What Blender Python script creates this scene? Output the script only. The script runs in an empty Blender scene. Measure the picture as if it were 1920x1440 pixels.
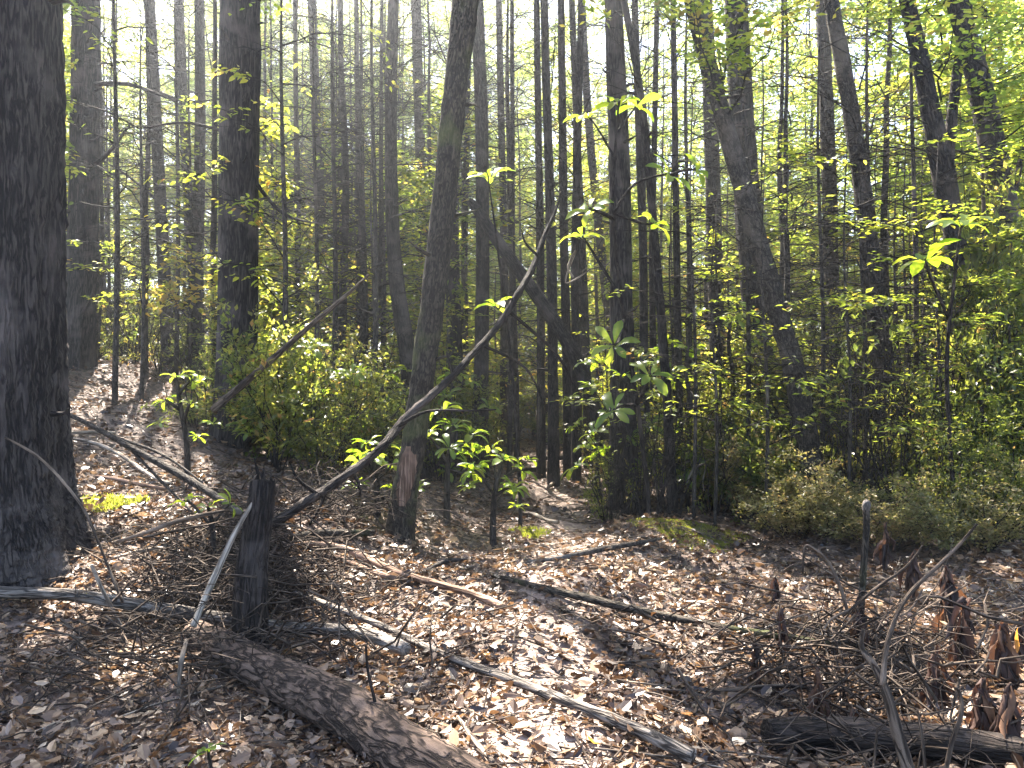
import bpy, math, random
import numpy as np
from mathutils import Vector, Matrix

C = bpy.context.scene.collection
SC = bpy.context.scene
random.seed(7)
RNG = np.random.default_rng(11)
R = math.radians

# ------------------------------------------------------------------ camera
F = 1444.0                     # focal length in pixels of the 1920 x 1440 photograph
CAM_Z = 1.5
cam_d = bpy.data.cameras.new('camera')
cam_d.sensor_width = 36.0
cam_d.lens = 36.0 * F / 1920.0
cam_d.clip_start = 0.05
cam_d.clip_end = 2000.0
cam = bpy.data.objects.new('camera', cam_d)
C.objects.link(cam)
cam.location = (0, 0, CAM_Z)
cam.rotation_euler = (R(90), 0, 0)
SC.camera = cam

# ------------------------------------------------------------------ sky, sun, exposure
HAZE = .0038
SUN_EL, SUN_AZ = 55.0, -21.0   # azimuth from +Y, negative to the left
world = bpy.data.worlds.new('World')
SC.world = world
world.use_nodes = True
wn = world.node_tree.nodes
wn.clear()
sky = wn.new('ShaderNodeTexSky')
sky.sky_type = 'NISHITA'
sky.sun_disc = False
sky.sun_elevation = R(SUN_EL)
sky.sun_rotation = R(SUN_AZ)
sky.dust_density = 2.0
bg = wn.new('ShaderNodeBackground')
bg.inputs['Strength'].default_value = 0.075
wo = wn.new('ShaderNodeOutputWorld')
world.node_tree.links.new(sky.outputs[0], bg.inputs['Color'])
world.node_tree.links.new(bg.outputs[0], wo.inputs['Surface'])

sun_d = bpy.data.lights.new('sun', 'SUN')
sun_d.energy = 5.0
sun_d.angle = R(0.55)
sun_d.color = (1.0, 0.92, 0.80)
sun = bpy.data.objects.new('sun', sun_d)
C.objects.link(sun)
SUN = Vector((math.sin(R(SUN_AZ)) * math.cos(R(SUN_EL)), math.cos(R(SUN_AZ)) * math.cos(R(SUN_EL)), math.sin(R(SUN_EL))))
sun.rotation_euler = SUN.to_track_quat('Z', 'Y').to_euler()

SC.view_settings.view_transform = 'Standard'
SC.view_settings.look = 'None'
SC.view_settings.exposure = 3.5
SC.view_settings.gamma = 1.0
SC.view_settings.use_curve_mapping = False
SC.render.engine = 'CYCLES'
cy = SC.cycles
cy.max_bounces = 6
cy.diffuse_bounces = 3
cy.glossy_bounces = 2
cy.transmission_bounces = 4
cy.volume_bounces = 0
cy.transparent_max_bounces = 4
cy.use_denoising = True

# ------------------------------------------------------------------ terrain function
_rs = np.random.default_rng(3)
_waves = []
for wl, amp in ((7.0, .10), (3.3, .055), (1.6, .028), (0.8, .014), (0.42, .008)):
    for _ in range(4):
        a = _rs.uniform(0, 2 * math.pi)
        k = 2 * math.pi / (wl * _rs.uniform(.75, 1.3))
        _waves.append((k * math.cos(a), k * math.sin(a), _rs.uniform(0, 6.28), amp * .55))


def sstep(a, b, x):
    t = np.clip((x - a) / (b - a), 0, 1)
    return t * t * (3 - 2 * t)


def terrain(x, y):
    x = np.asarray(x, float)
    y = np.asarray(y, float)
    u = -x - 1.3
    bank = .30 * np.log1p(np.exp(np.clip(u * 2.2, -30, 30))) / 2.2
    bank = 4.0 * np.tanh(bank / 4.0) * sstep(2.0, 8.5, y)
    z = bank - .012 * np.clip(y - 22, 0, 80) * sstep(0, 6, x)
    near = 1.0 - .5 * sstep(15, 60, np.hypot(x, y))
    w = 0
    for kx, ky, ph, am in _waves:
        w = w + am * np.sin(kx * x + ky * y + ph)
    return z + w * near


def at(px, py, d):
    """world point seen at pixel (px, py) of the photograph at depth d"""
    return Vector(((px - 960) / F * d, d, CAM_Z + (720 - py) / F * d))


def G(px, py):
    """ground point seen at a pixel"""
    d = 1.6
    prev = d
    while d < 80:
        p = at(px, py, d)
        if p.z <= float(terrain(p.x, p.y)):
            lo, hi = prev, d
            for _ in range(18):
                m = (lo + hi) / 2
                q = at(px, py, m)
                if q.z <= float(terrain(q.x, q.y)):
                    hi = m
                else:
                    lo = m
            return at(px, py, hi)
        prev = d
        d *= 1.03
    return at(px, py, 40)


# ------------------------------------------------------------------ materials
def new_mat(name):
    m = bpy.data.materials.new(name)
    m.use_nodes = True
    nt = m.node_tree
    nt.nodes.clear()
    out = nt.nodes.new('ShaderNodeOutputMaterial')
    return m, nt, nt.nodes, nt.links, out


def ramp(nodes, stops):
    r = nodes.new('ShaderNodeValToRGB')
    e = r.color_ramp.elements
    while len(e) < len(stops):
        e.new(0.5)
    for i, (p, c) in enumerate(stops):
        e[i].position = p
        e[i].color = (*c, 1)
    return r


def bark_mat(name, dark, light, scale=14.0, stretch=.18, depth=.6, moss=0.0, rough=.85):
    m, nt, n, l, out = new_mat(name)
    at_ = n.new('ShaderNodeAttribute'); at_.attribute_name = 'bark'
    mp = n.new('ShaderNodeMapping'); mp.inputs['Scale'].default_value = (1, 1, stretch)
    l.new(at_.outputs['Vector'], mp.inputs['Vector'])
    n1 = n.new('ShaderNodeTexNoise'); n1.inputs['Scale'].default_value = scale; n1.inputs['Detail'].default_value = 6; n1.inputs['Roughness'].default_value = .65
    l.new(mp.outputs[0], n1.inputs['Vector'])
    n4 = n.new('ShaderNodeTexNoise'); n4.inputs['Scale'].default_value = scale * .8; n4.inputs['Detail'].default_value = 3; n4.inputs['Distortion'].default_value = .6
    l.new(mp.outputs[0], n4.inputs['Vector'])
    sb_ = n.new('ShaderNodeMath'); sb_.operation = 'SUBTRACT'; sb_.inputs[1].default_value = .5; l.new(n4.outputs['Fac'], sb_.inputs[0])
    ab = n.new('ShaderNodeMath'); ab.operation = 'ABSOLUTE'; l.new(sb_.outputs[0], ab.inputs[0])
    mr = n.new('ShaderNodeMapRange'); mr.inputs[1].default_value = 0; mr.inputs[2].default_value = .10
    l.new(ab.outputs[0], mr.inputs[0])
    n2 = n.new('ShaderNodeTexNoise'); n2.inputs['Scale'].default_value = 2.2; n2.inputs['Detail'].default_value = 4
    l.new(at_.outputs['Vector'], n2.inputs['Vector'])
    ml = n.new('ShaderNodeMath'); ml.operation = 'MULTIPLY'
    l.new(mr.outputs[0], ml.inputs[0]); l.new(n1.outputs['Fac'], ml.inputs[1])
    cr = ramp(n, [(.12, dark), (.42, tuple((a + b) / 2 for a, b in zip(dark, light))), (.62, light)])
    l.new(ml.outputs[0], cr.inputs['Fac'])
    # lichen and moss patches
    cr2 = ramp(n, [(.52, (0, 0, 0)), (.68, (1, 1, 1))])
    l.new(n2.outputs['Fac'], cr2.inputs['Fac'])
    mx = n.new('ShaderNodeMix'); mx.data_type = 'RGBA'; mx.inputs['B'].default_value = (.10, .115, .035, 1) if moss > 0 else (*[min(1, c * 1.7 + .01) for c in light], 1)
    f = n.new('ShaderNodeMath'); f.operation = 'MULTIPLY'; f.inputs[1].default_value = moss if moss > 0 else .7
    l.new(cr2.outputs[0], f.inputs[0]); l.new(f.outputs[0], mx.inputs['Factor']); l.new(cr.outputs[0], mx.inputs['A'])
    bp = n.new('ShaderNodeBump'); bp.inputs['Strength'].default_value = depth; bp.inputs['Distance'].default_value = .02
    l.new(ml.outputs[0], bp.inputs['Height'])
    p = n.new('ShaderNodeBsdfPrincipled'); p.inputs['Roughness'].default_value = rough
    p.inputs['Specular IOR Level'].default_value = .12
    l.new(mx.outputs['Result'], p.inputs['Base Color']); l.new(bp.outputs[0], p.inputs['Normal'])
    l.new(p.outputs[0], out.inputs['Surface'])
    return m


def leaf_mat(name, stops, trans_stops, trans=.5, rough=.42, spec=.4, vein=True, orand=.25):
    m, nt, n, l, out = new_mat(name)
    a = n.new('ShaderNodeAttribute'); a.attribute_name = 'tint'
    oi = n.new('ShaderNodeObjectInfo')
    s = n.new('ShaderNodeMath'); s.operation = 'SUBTRACT'; s.inputs[1].default_value = .5
    l.new(oi.outputs['Random'], s.inputs[0])
    ad = n.new('ShaderNodeMath'); ad.operation = 'MULTIPLY_ADD'; ad.inputs[1].default_value = orand; ad.use_clamp = True
    l.new(s.outputs[0], ad.inputs[0]); l.new(a.outputs['Fac'], ad.inputs[2])
    geo = n.new('ShaderNodeNewGeometry')
    nz = n.new('ShaderNodeTexNoise'); nz.inputs['Scale'].default_value = 55; nz.inputs['Detail'].default_value = 2
    l.new(geo.outputs['Position'], nz.inputs['Vector'])
    ad2 = n.new('ShaderNodeMath'); ad2.operation = 'MULTIPLY_ADD'; ad2.inputs[1].default_value = .22
    s2 = n.new('ShaderNodeMath'); s2.operation = 'SUBTRACT'; s2.inputs[1].default_value = .5
    l.new(nz.outputs['Fac'], s2.inputs[0]); l.new(s2.outputs[0], ad2.inputs[0]); l.new(ad.outputs[0], ad2.inputs[2])
    c1 = ramp(n, stops); c2 = ramp(n, trans_stops)
    l.new(ad2.outputs[0], c1.inputs['Fac']); l.new(ad2.outputs[0], c2.inputs['Fac'])
    p = n.new('ShaderNodeBsdfPrincipled'); p.inputs['Roughness'].default_value = rough; p.inputs['Specular IOR Level'].default_value = spec
    t = n.new('ShaderNodeBsdfTranslucent')
    l.new(c1.outputs[0], p.inputs['Base Color']); l.new(c2.outputs[0], t.inputs['Color'])
    mx = n.new('ShaderNodeMixShader'); mx.inputs[0].default_value = trans
    l.new(p.outputs[0], mx.inputs[1]); l.new(t.outputs[0], mx.inputs[2]); l.new(mx.outputs[0], out.inputs['Surface'])
    return m


M = {}
M['bark_big'] = bark_mat('bark_fissured', (.012, .010, .010), (.070, .058, .052), 38, .13, 1.0)
M['bark'] = bark_mat('bark_grey_brown', (.012, .010, .009), (.062, .051, .045), 46, .22, .9)
M['bark_smooth'] = bark_mat('bark_smooth_grey', (.020, .017, .015), (.088, .074, .062), 40, .45, .6)
M['bark_moss'] = bark_mat('bark_mossy', (.014, .012, .010), (.076, .062, .048), 44, .3, .8, moss=.5)
M['dead'] = bark_mat('dead_wood', (.03, .022, .017), (.15, .112, .085), 40, .12, .8)
M['log'] = bark_mat('brown_log_bark', (.022, .016, .013), (.15, .105, .08), 30, .3, 1.0)
M['grey'] = bark_mat('weathered_grey_wood', (.035, .030, .027), (.24, .205, .175), 40, .14, .8)
M['pale'] = bark_mat('bleached_wood', (.09, .07, .055), (.34, .285, .23), 40, .1, .8)
M['bleached'] = bark_mat('bleached_stick', (.11, .09, .072), (.36, .31, .255), 40, .1, .6)
M['char'] = bark_mat('dark_rotten_wood', (.010, .008, .007), (.046, .036, .031), 42, .15, 1.0)
M['red'] = bark_mat('split_red_wood', (.06, .035, .024), (.25, .165, .12), 34, .08, .6)
G_ = [(0, (.022, .042, .014)), (.5, (.045, .078, .02)), (.85, (.085, .11, .025)), (1, (.13, .11, .03))]
M['canopy'] = leaf_mat('canopy_leaf', G_, [(0, (.15, .23, .035)), (.5, (.33, .42, .05)), (.85, (.50, .48, .07)), (1, (.56, .38, .07))], .68)
M['under'] = leaf_mat('understory_leaf', [(0, (.03, .055, .014)), (.5, (.06, .095, .02)), (.85, (.11, .12, .025)), (1, (.16, .10, .03))],
                      [(0, (.15, .23, .03)), (.5, (.37, .44, .04)), (.85, (.64, .58, .06)), (1, (.68, .38, .08))], .64)
M['shrub'] = leaf_mat('shrub_leaf', [(0, (.024, .042, .014)), (.5, (.05, .072, .02)), (.88, (.09, .095, .03)), (1, (.15, .08, .03))],
                      [(0, (.13, .18, .035)), (.5, (.31, .35, .05)), (.88, (.54, .47, .08)), (1, (.58, .34, .10))], .58, .36, .5)
M['conifer'] = leaf_mat('conifer_needles', [(0, (.016, .03, .016)), (.6, (.032, .052, .02)), (1, (.07, .075, .03))],
                        [(0, (.03, .06, .015)), (.6, (.09, .13, .025)), (1, (.22, .2, .05))], .3)
M['rhodo'] = leaf_mat('whorled_leaf', [(0, (.03, .06, .015)), (.5, (.055, .10, .02)), (1, (.10, .14, .025))],
                      [(0, (.22, .40, .02)), (.5, (.42, .60, .03)), (1, (.60, .66, .05))], .52, .32, .5, orand=.7)
M['litter'] = leaf_mat('dead_leaf', [(0, (.022, .013, .010)), (.3, (.065, .038, .026)), (.6, (.19, .118, .07)), (.87, (.32, .215, .135)), (1, (.42, .315, .22))],
                       [(0, (.05, .025, .012)), (.3, (.14, .07, .03)), (.6, (.26, .14, .06)), (1, (.42, .28, .16))], .25, .38, .5, orand=.35)
M['withered'] = leaf_mat('withered_leaf', [(0, (.02, .014, .014)), (.6, (.06, .036, .03)), (1, (.17, .09, .05))],
                         [(0, (.03, .015, .01)), (.6, (.10, .045, .03)), (1, (.28, .12, .05))], .2, .6, .2, orand=.5)
M['orange'] = leaf_mat('orange_leaf', [(0, (.34, .13, .03)), (1, (.55, .25, .06))], [(0, (.5, .2, .03)), (1, (.75, .38, .06))], .45, .5, .3)
M['moss'] = leaf_mat('moss_blade', [(0, (.09, .12, .02)), (1, (.2, .21, .04))], [(0, (.3, .38, .04)), (1, (.6, .58, .08))], .5, .6, .2)


def ground_mat(name, dark, mid, light):
    m, nt, n, l, out = new_mat(name)
    g = n.new('ShaderNodeNewGeometry')
    n1 = n.new('ShaderNodeTexNoise'); n1.inputs['Scale'].default_value = 1.1; n1.inputs['Detail'].default_value = 5
    n2 = n.new('ShaderNodeTexVoronoi'); n2.inputs['Scale'].default_value = 22
    n3 = n.new('ShaderNodeTexNoise'); n3.inputs['Scale'].default_value = 40; n3.inputs['Detail'].default_value = 6
    for q in (n1, n2, n3):
        l.new(g.outputs['Position'], q.inputs['Vector'])
    mu = n.new('ShaderNodeMath'); mu.operation = 'MULTIPLY_ADD'; mu.inputs[1].default_value = .45
    sep = n.new('ShaderNodeSeparateColor'); l.new(n2.outputs['Color'], sep.inputs[0])
    l.new(sep.outputs[0], mu.inputs[0])
    m3 = n.new('ShaderNodeMath'); m3.operation = 'MULTIPLY'; m3.inputs[1].default_value = .55
    l.new(n3.outputs['Fac'], m3.inputs[0]); l.new(m3.outputs[0], mu.inputs[2])
    cr = ramp(n, [(.2, dark), (.5, mid), (.8, light)])
    l.new(mu.outputs[0], cr.inputs['Fac'])
    bp = n.new('ShaderNodeBump'); bp.inputs['Strength'].default_value = .9; bp.inputs['Distance'].default_value = .03
    l.new(mu.outputs[0], bp.inputs['Height'])
    p = n.new('ShaderNodeBsdfPrincipled'); p.inputs['Roughness'].default_value = .85
    l.new(cr.outputs[0], p.inputs['Base Color']); l.new(bp.outputs[0], p.inputs['Normal']); l.new(p.outputs[0], out.inputs['Surface'])
    return m


M['soil'] = ground_mat('forest_soil', (.025, .017, .013), (.085, .056, .043), (.22, .155, .12))
M['path'] = ground_mat('trodden_soil', (.07, .048, .038), (.17, .12, .095), (.30, .23, .19))

# ------------------------------------------------------------------ mesh helpers
def make_mesh(name, parts, mats):
    """parts: dicts with V (n,3), F (list of int arrays (m,k)), mat, tint, bark, smooth"""
    Vs, loops, starts, mi, sm, tint, bark = [], [], [], [], [], [], []
    off = 0
    lo = 0
    for p in parts:
        V = np.asarray(p['V'], np.float32)
        Vs.append(V)
        tint.append(np.broadcast_to(np.asarray(p.get('tint', .5), np.float32), (len(V),)))
        bark.append(np.asarray(p.get('bark', V), np.float32))
        for Fa in p['F']:
            Fa = np.asarray(Fa, np.int32)
            if not len(Fa):
                continue
            k = Fa.shape[1]
            loops.append((Fa + off).ravel())
            starts.append(lo + np.arange(len(Fa), dtype=np.int32) * k)
            lo += Fa.size
            mi.append(np.full(len(Fa), p.get('mat', 0), np.int32))
            sm.append(np.full(len(Fa), p.get('smooth', True), bool))
        off += len(V)
    V = np.concatenate(Vs); L = np.concatenate(loops); S = np.concatenate(starts)
    me = bpy.data.meshes.new(name)
    me.vertices.add(len(V)); me.vertices.foreach_set('co', V.ravel())
    me.loops.add(len(L)); me.loops.foreach_set('vertex_index', L)
    me.polygons.add(len(S)); me.polygons.foreach_set('loop_start', S)
    me.polygons.foreach_set('material_index', np.concatenate(mi))
    me.polygons.foreach_set('use_smooth', np.concatenate(sm))
    a = me.attributes.new('tint', 'FLOAT', 'POINT'); a.data.foreach_set('value', np.concatenate(tint).astype(np.float32))
    b = me.attributes.new('bark', 'FLOAT_VECTOR', 'POINT'); b.data.foreach_set('vector', np.concatenate(bark).astype(np.float32).ravel())
    for m in mats:
        me.materials.append(m)
    me.update(calc_edges=True)
    return me


def tube(path, rad, sides=8, rough=0.0, flute=0.0, seed=0, cap=True, sub=1, butt=0.0):
    """a tapered limb along path with uneven skin"""
    P = np.asarray([tuple(p) for p in path], float)
    r = np.asarray(rad, float)
    if sub > 1:                                  # smooth resampling (Catmull-Rom)
        n = len(P); t = np.linspace(0, n - 1, (n - 1) * sub + 1)
        i = np.minimum(t.astype(int), n - 2); f = (t - i)[:, None]
        g = lambda A, k: A[np.clip(i + k, 0, n - 1)]
        def cr(A):
            a, b, c, d = g(A, -1), g(A, 0), g(A, 1), g(A, 2)
            return .5 * ((2 * b) + (c - a) * f + (2 * a - 5 * b + 4 * c - d) * f ** 2 + (3 * b - a - 3 * c + d) * f ** 3)
        P = cr(P); r = np.maximum(cr(r[:, None])[:, 0], .001)
    n = len(P)
    T = np.gradient(P, axis=0); T /= np.linalg.norm(T, axis=1)[:, None] + 1e-9
    N = np.zeros_like(P)
    u = np.array([0, 1, 0.0]) if abs(T[0][1]) < .9 else np.array([1.0, 0, 0])
    for k in range(n):
        u = u - T[k] * (u @ T[k]); u /= np.linalg.norm(u) + 1e-9
        N[k] = u
    B = np.cross(T, N)
    s = np.concatenate([[0], np.cumsum(np.linalg.norm(np.diff(P, axis=0), axis=1))])
    th = np.linspace(0, 2 * np.pi, sides, endpoint=False)
    g2 = np.random.default_rng(seed + 101)
    rr = np.repeat(r[:, None], sides, 1)
    if rough > 0:
        q = 0
        for _ in range(7):
            kt = g2.integers(1, 4); ks = g2.uniform(1.0, 7.0); q = q + np.sin(kt * th[None] + ks * s[:, None] / max(.12, r.max() * 3) + g2.uniform(0, 6.28))
        rr = rr * (1 + rough * q / 4)
        rr = rr * (1 + rough * .5 * g2.normal(size=rr.shape))
    if flute > 0:
        q = 0
        for _ in range(5):
            kt = g2.integers(9, max(10, sides // 3)); q = q + np.sin(kt * th[None] + g2.uniform(-.8, .8) * s[:, None] + 1.5 * np.sin(g2.uniform(.8, 2.5) * s[:, None] + g2.uniform(0, 6)) + g2.uniform(0, 6.28))
        rr = rr * (1 + flute * q / 3)
    if butt > 0:                                 # root buttresses at the foot
        lob = .55 * np.cos(5 * th + seed) + .45 * np.cos(3 * th + 1.3 * seed) + .25 * np.cos(8 * th + 2.1 * seed)
        rr = rr * (1 + butt * np.exp(-s / (2.2 * r[0]))[:, None] * lob[None])
    V = P[:, None] + rr[..., None] * (np.cos(th)[None, :, None] * N[:, None] + np.sin(th)[None, :, None] * B[:, None])
    bk = np.stack([np.cos(th)[None] * r[:, None] + seed * .37, np.sin(th)[None] * r[:, None] + seed * .11, np.repeat(s[:, None], sides, 1)], -1)
    idx = np.arange(n * sides).reshape(n, sides)
    a = idx[:-1]; b = idx[1:]
    Q = np.stack([a, np.roll(a, -1, 1), np.roll(b, -1, 1), b], -1).reshape(-1, 4)
    V = V.reshape(-1, 3); bk = bk.reshape(-1, 3)
    Fs = [Q]
    if cap:
        V = np.concatenate([V, P[:1] - T[:1] * r[0] * .2, P[-1:] + T[-1:] * r[-1] * .3]); bk = np.concatenate([bk, bk[:1], bk[-1:]])
        c0, c1 = n * sides, n * sides + 1
        e0 = idx[0]; e1 = idx[-1]
        Fs.append(np.concatenate([np.stack([np.full(sides, c0), np.roll(e0, -1), e0], -1), np.stack([np.full(sides, c1), e1, np.roll(e1, -1)], -1)]))
    return dict(V=V, F=Fs, bark=bk)


LEAF2 = (np.array([[0, 0, 0], [.42, .24, .07], [1, 0, -.06], [.42, -.24, .07]]), [np.array([[0, 3, 2], [0, 2, 1]])])
LEAF4 = (np.array([[0, 0, 0], [.3, .21, .05], [.7, .18, .02], [1, 0, -.10], [.7, -.18, .02], [.3, -.21, .05]]), [np.array([[0, 3, 2, 1], [0, 5, 4, 3]])])
LEAF5 = (np.array([[0, 0, 0], [.22, .17, .05], [.6, .22, .04], [1, 0, -.12], [.6, -.22, .04], [.22, -.17, .05], [.3, 0, -.01], [.65, 0, -.03]]),
         [np.array([[0, 5, 6], [0, 6, 1], [7, 4, 3], [7, 3, 2]]), np.array([[6, 5, 4, 7], [1, 6, 7, 2]])])
LEAFW = (np.array([[0, 0, 0], [.12, .03, .0], [.45, .12, .06], [.72, .16, .05], [.9, .10, .0], [1, 0, -.05], [.9, -.10, .0], [.72, -.16, .05], [.45, -.12, .06], [.12, -.03, .0], [.45, 0, .0], [.75, 0, -.02]]),
         [np.array([[0, 9, 1], [1, 10, 2], [11, 7, 6], [3, 11, 4], [11, 6, 5], [4, 11, 5]]), np.array([[9, 8, 10, 1], [10, 8, 7, 11], [2, 10, 11, 3]])])

LEAFO = (np.array([[0, 0, 0], [.18, .05, .0], [.3, .24, .06], [.42, .10, .0], [.58, .30, .05], [.68, .12, .0], [.82, .2, .0], [1, 0, -.08], [.82, -.2, .0], [.68, -.12, .0], [.58, -.30, .05], [.42, -.10, .0], [.3, -.24, .06], [.18, -.05, .0], [.42, 0, -.02], [.68, 0, -.03]]),
         [np.array([[0, 13, 1], [1, 3, 2], [3, 5, 4], [5, 7, 6], [7, 9, 8], [9, 11, 10], [11, 13, 12], [5, 15, 7], [15, 9, 7]]), np.array([[1, 13, 14, 3], [13, 11, 14, 14]])[:1], np.array([[13, 11, 14], [3, 14, 15], [3, 15, 5], [14, 11, 15], [11, 9, 15]])])


def leaves(P, D, U, size, width=1.0, tpl=LEAF2, curl=None, rng=RNG):
    """put one leaf per point: D its direction, U roughly its upper side"""
    P = np.asarray(P, float); n = len(P)
    D = D / (np.linalg.norm(D, axis=1)[:, None] + 1e-9)
    S = np.cross(U, D); S /= np.linalg.norm(S, axis=1)[:, None] + 1e-9
    N = np.cross(D, S)
    T, Fs = tpl
    k = len(T)
    sz = np.broadcast_to(size, (n,))[:, None, None]
    w = np.broadcast_to(width, (n,))[:, None, None]
    Tx = np.broadcast_to(T[None, :, :], (n, k, 3)).copy()
    if curl is not None:
        Tx[..., 2] += (curl[:, None] * ((Tx[..., 0] - .5) ** 2 * 1.2 + 2.2 * Tx[..., 1] ** 2))
    V = P[:, None] + sz * (Tx[..., :1] * D[:, None] + w * Tx[..., 1:2] * S[:, None] + Tx[..., 2:3] * N[:, None])
    off = (np.arange(n) * k)[:, None, None]
    return V.reshape(-1, 3), [(f[None] + off).reshape(-1, f.shape[1]) for f in Fs if len(f)], k


def leafpart(P, D, U, size, width=1.0, tpl=LEAF2, mat=0, tint=None, curl=None, rng=RNG, smooth=False):
    V, Fs, k = leaves(P, D, U, size, width, tpl, curl, rng)
    if tint is None:
        tint = rng.uniform(0, 1, len(P))
    return dict(V=V, F=Fs, mat=mat, tint=np.repeat(tint, k), smooth=smooth, bark=V)


def link(name, me, parent=None):
    o = bpy.data.objects.new(name, me); C.objects.link(o)
    if parent is not None:
        o.parent = parent
    return o


def tag(o, label=None, cat=None, group=None, kind=None):
    if label: o['label'] = label
    if cat: o['category'] = cat
    if group: o['group'] = group
    if kind: o['kind'] = kind
    return o


def root(name, loc, label, cat, group=None, rotz=0.0, scale=None):
    o = bpy.data.objects.new(name, None); C.objects.link(o)
    o.empty_display_size = .2
    o.location = loc; o.rotation_euler = (0, 0, rotz)
    if scale is not None:
        o.scale = scale
    return tag(o, label, cat, group)


def local(parts, o):
    for p in parts:
        p['V'] = np.asarray(p['V']) - np.array(o)[None]
    return parts


def rdir(n, rng, up=0.0):
    a = rng.uniform(0, 2 * np.pi, n); z = rng.normal(up, .35, n)
    return np.stack([np.cos(a), np.sin(a), z], -1)


def upv(n, rng, tilt=.5):
    return np.stack([rng.normal(0, tilt, n), rng.normal(0, tilt, n), np.ones(n)], -1)


# ------------------------------------------------------------------ ground and path
xs = np.concatenate([-np.geomspace(7.5, 320, 46)[::-1], np.linspace(-7.4, 7.4, 190), np.geomspace(7.5, 320, 46)])
ys = np.concatenate([-np.geomspace(1, 60, 14)[::-1], np.linspace(0, 14, 170), np.geomspace(14.15, 340, 64)])
X, Y = np.meshgrid(xs, ys)
Z = terrain(X, Y)
nx, ny = len(xs), len(ys)
gi = np.arange(nx * ny).reshape(ny, nx)
gq = np.stack([gi[:-1, :-1], gi[:-1, 1:], gi[1:, 1:], gi[1:, :-1]], -1).reshape(-1, 4)
ground = link('ground', make_mesh('ground', [dict(V=np.stack([X, Y, Z], -1).reshape(-1, 3), F=[gq])], [M['soil']]))
tag(ground, 'brown forest floor rising to a bank on the left', kind='structure')

path_px = [(1000, 1500), (1010, 1330), (1020, 1190), (1040, 1090), (1060, 1010), (1050, 955), (1030, 915), (1010, 885), (1018, 868), (1035, 852), (1040, 845)]
pp = [G(*p) for p in path_px]
pc = np.array([tuple(p) for p in pp])
tt = np.linspace(0, len(pc) - 1, 160)
pcx = np.interp(tt, range(len(pc)), pc[:, 0]); pcy = np.interp(tt, range(len(pc)), pc[:, 1])
for _ in range(6):
    pcx[1:-1] = (pcx[:-2] + pcx[1:-1] * 2 + pcx[2:]) / 4; pcy[1:-1] = (pcy[:-2] + pcy[1:-1] * 2 + pcy[2:]) / 4
W = np.linspace(-.38, .38, 11)
PX = pcx[:, None] + W[None] * (1 + .12 * np.sin(tt * 2.1))[:, None]; PY = np.repeat(pcy[:, None], 11, 1)
PZ = terrain(PX, PY) + .012 * np.cos(W / .38 * 1.57)[None] - .006
pi_ = np.arange(160 * 11).reshape(160, 11)
pq = np.stack([pi_[:-1, :-1], pi_[:-1, 1:], pi_[1:, 1:], pi_[1:, :-1]], -1).reshape(-1, 4)
pth = link('path', make_mesh('path', [dict(V=np.stack([PX, PY, PZ], -1).reshape(-1, 3), F=[pq])], [M['path']]))
tag(pth, 'narrow trodden footpath winding away through the litter', kind='structure')


def path_dist(x, y):
    px = np.interp(y, pcy, pcx)
    return np.where((y > pcy[0]) & (y < pcy[-1]), np.abs(x - px), 9)


# ------------------------------------------------------------------ crowns and shrubs (shared shapes)
def branchy(rng, starts, tips, nseg, r0, r1, sag=0.0, wob=.08, sides=4):
    parts, pts, dirs = [], [], []
    for a, b in zip(starts, tips):
        t = np.linspace(0, 1, nseg)[:, None]
        L = np.linalg.norm(b - a)
        p = a + (b - a) * t + np.array([0, 0, 1.0]) * (sag * L * (4 * t * (1 - t))) + rng.normal(0, wob * L / 4, (nseg, 3)) * np.minimum(t * 3, 1)
        parts.append(tube(p, np.linspace(r0, r1, nseg), sides, cap=False))
        pts.append(p); dirs.append(np.gradient(p, axis=0))
    return parts, pts, dirs


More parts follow.
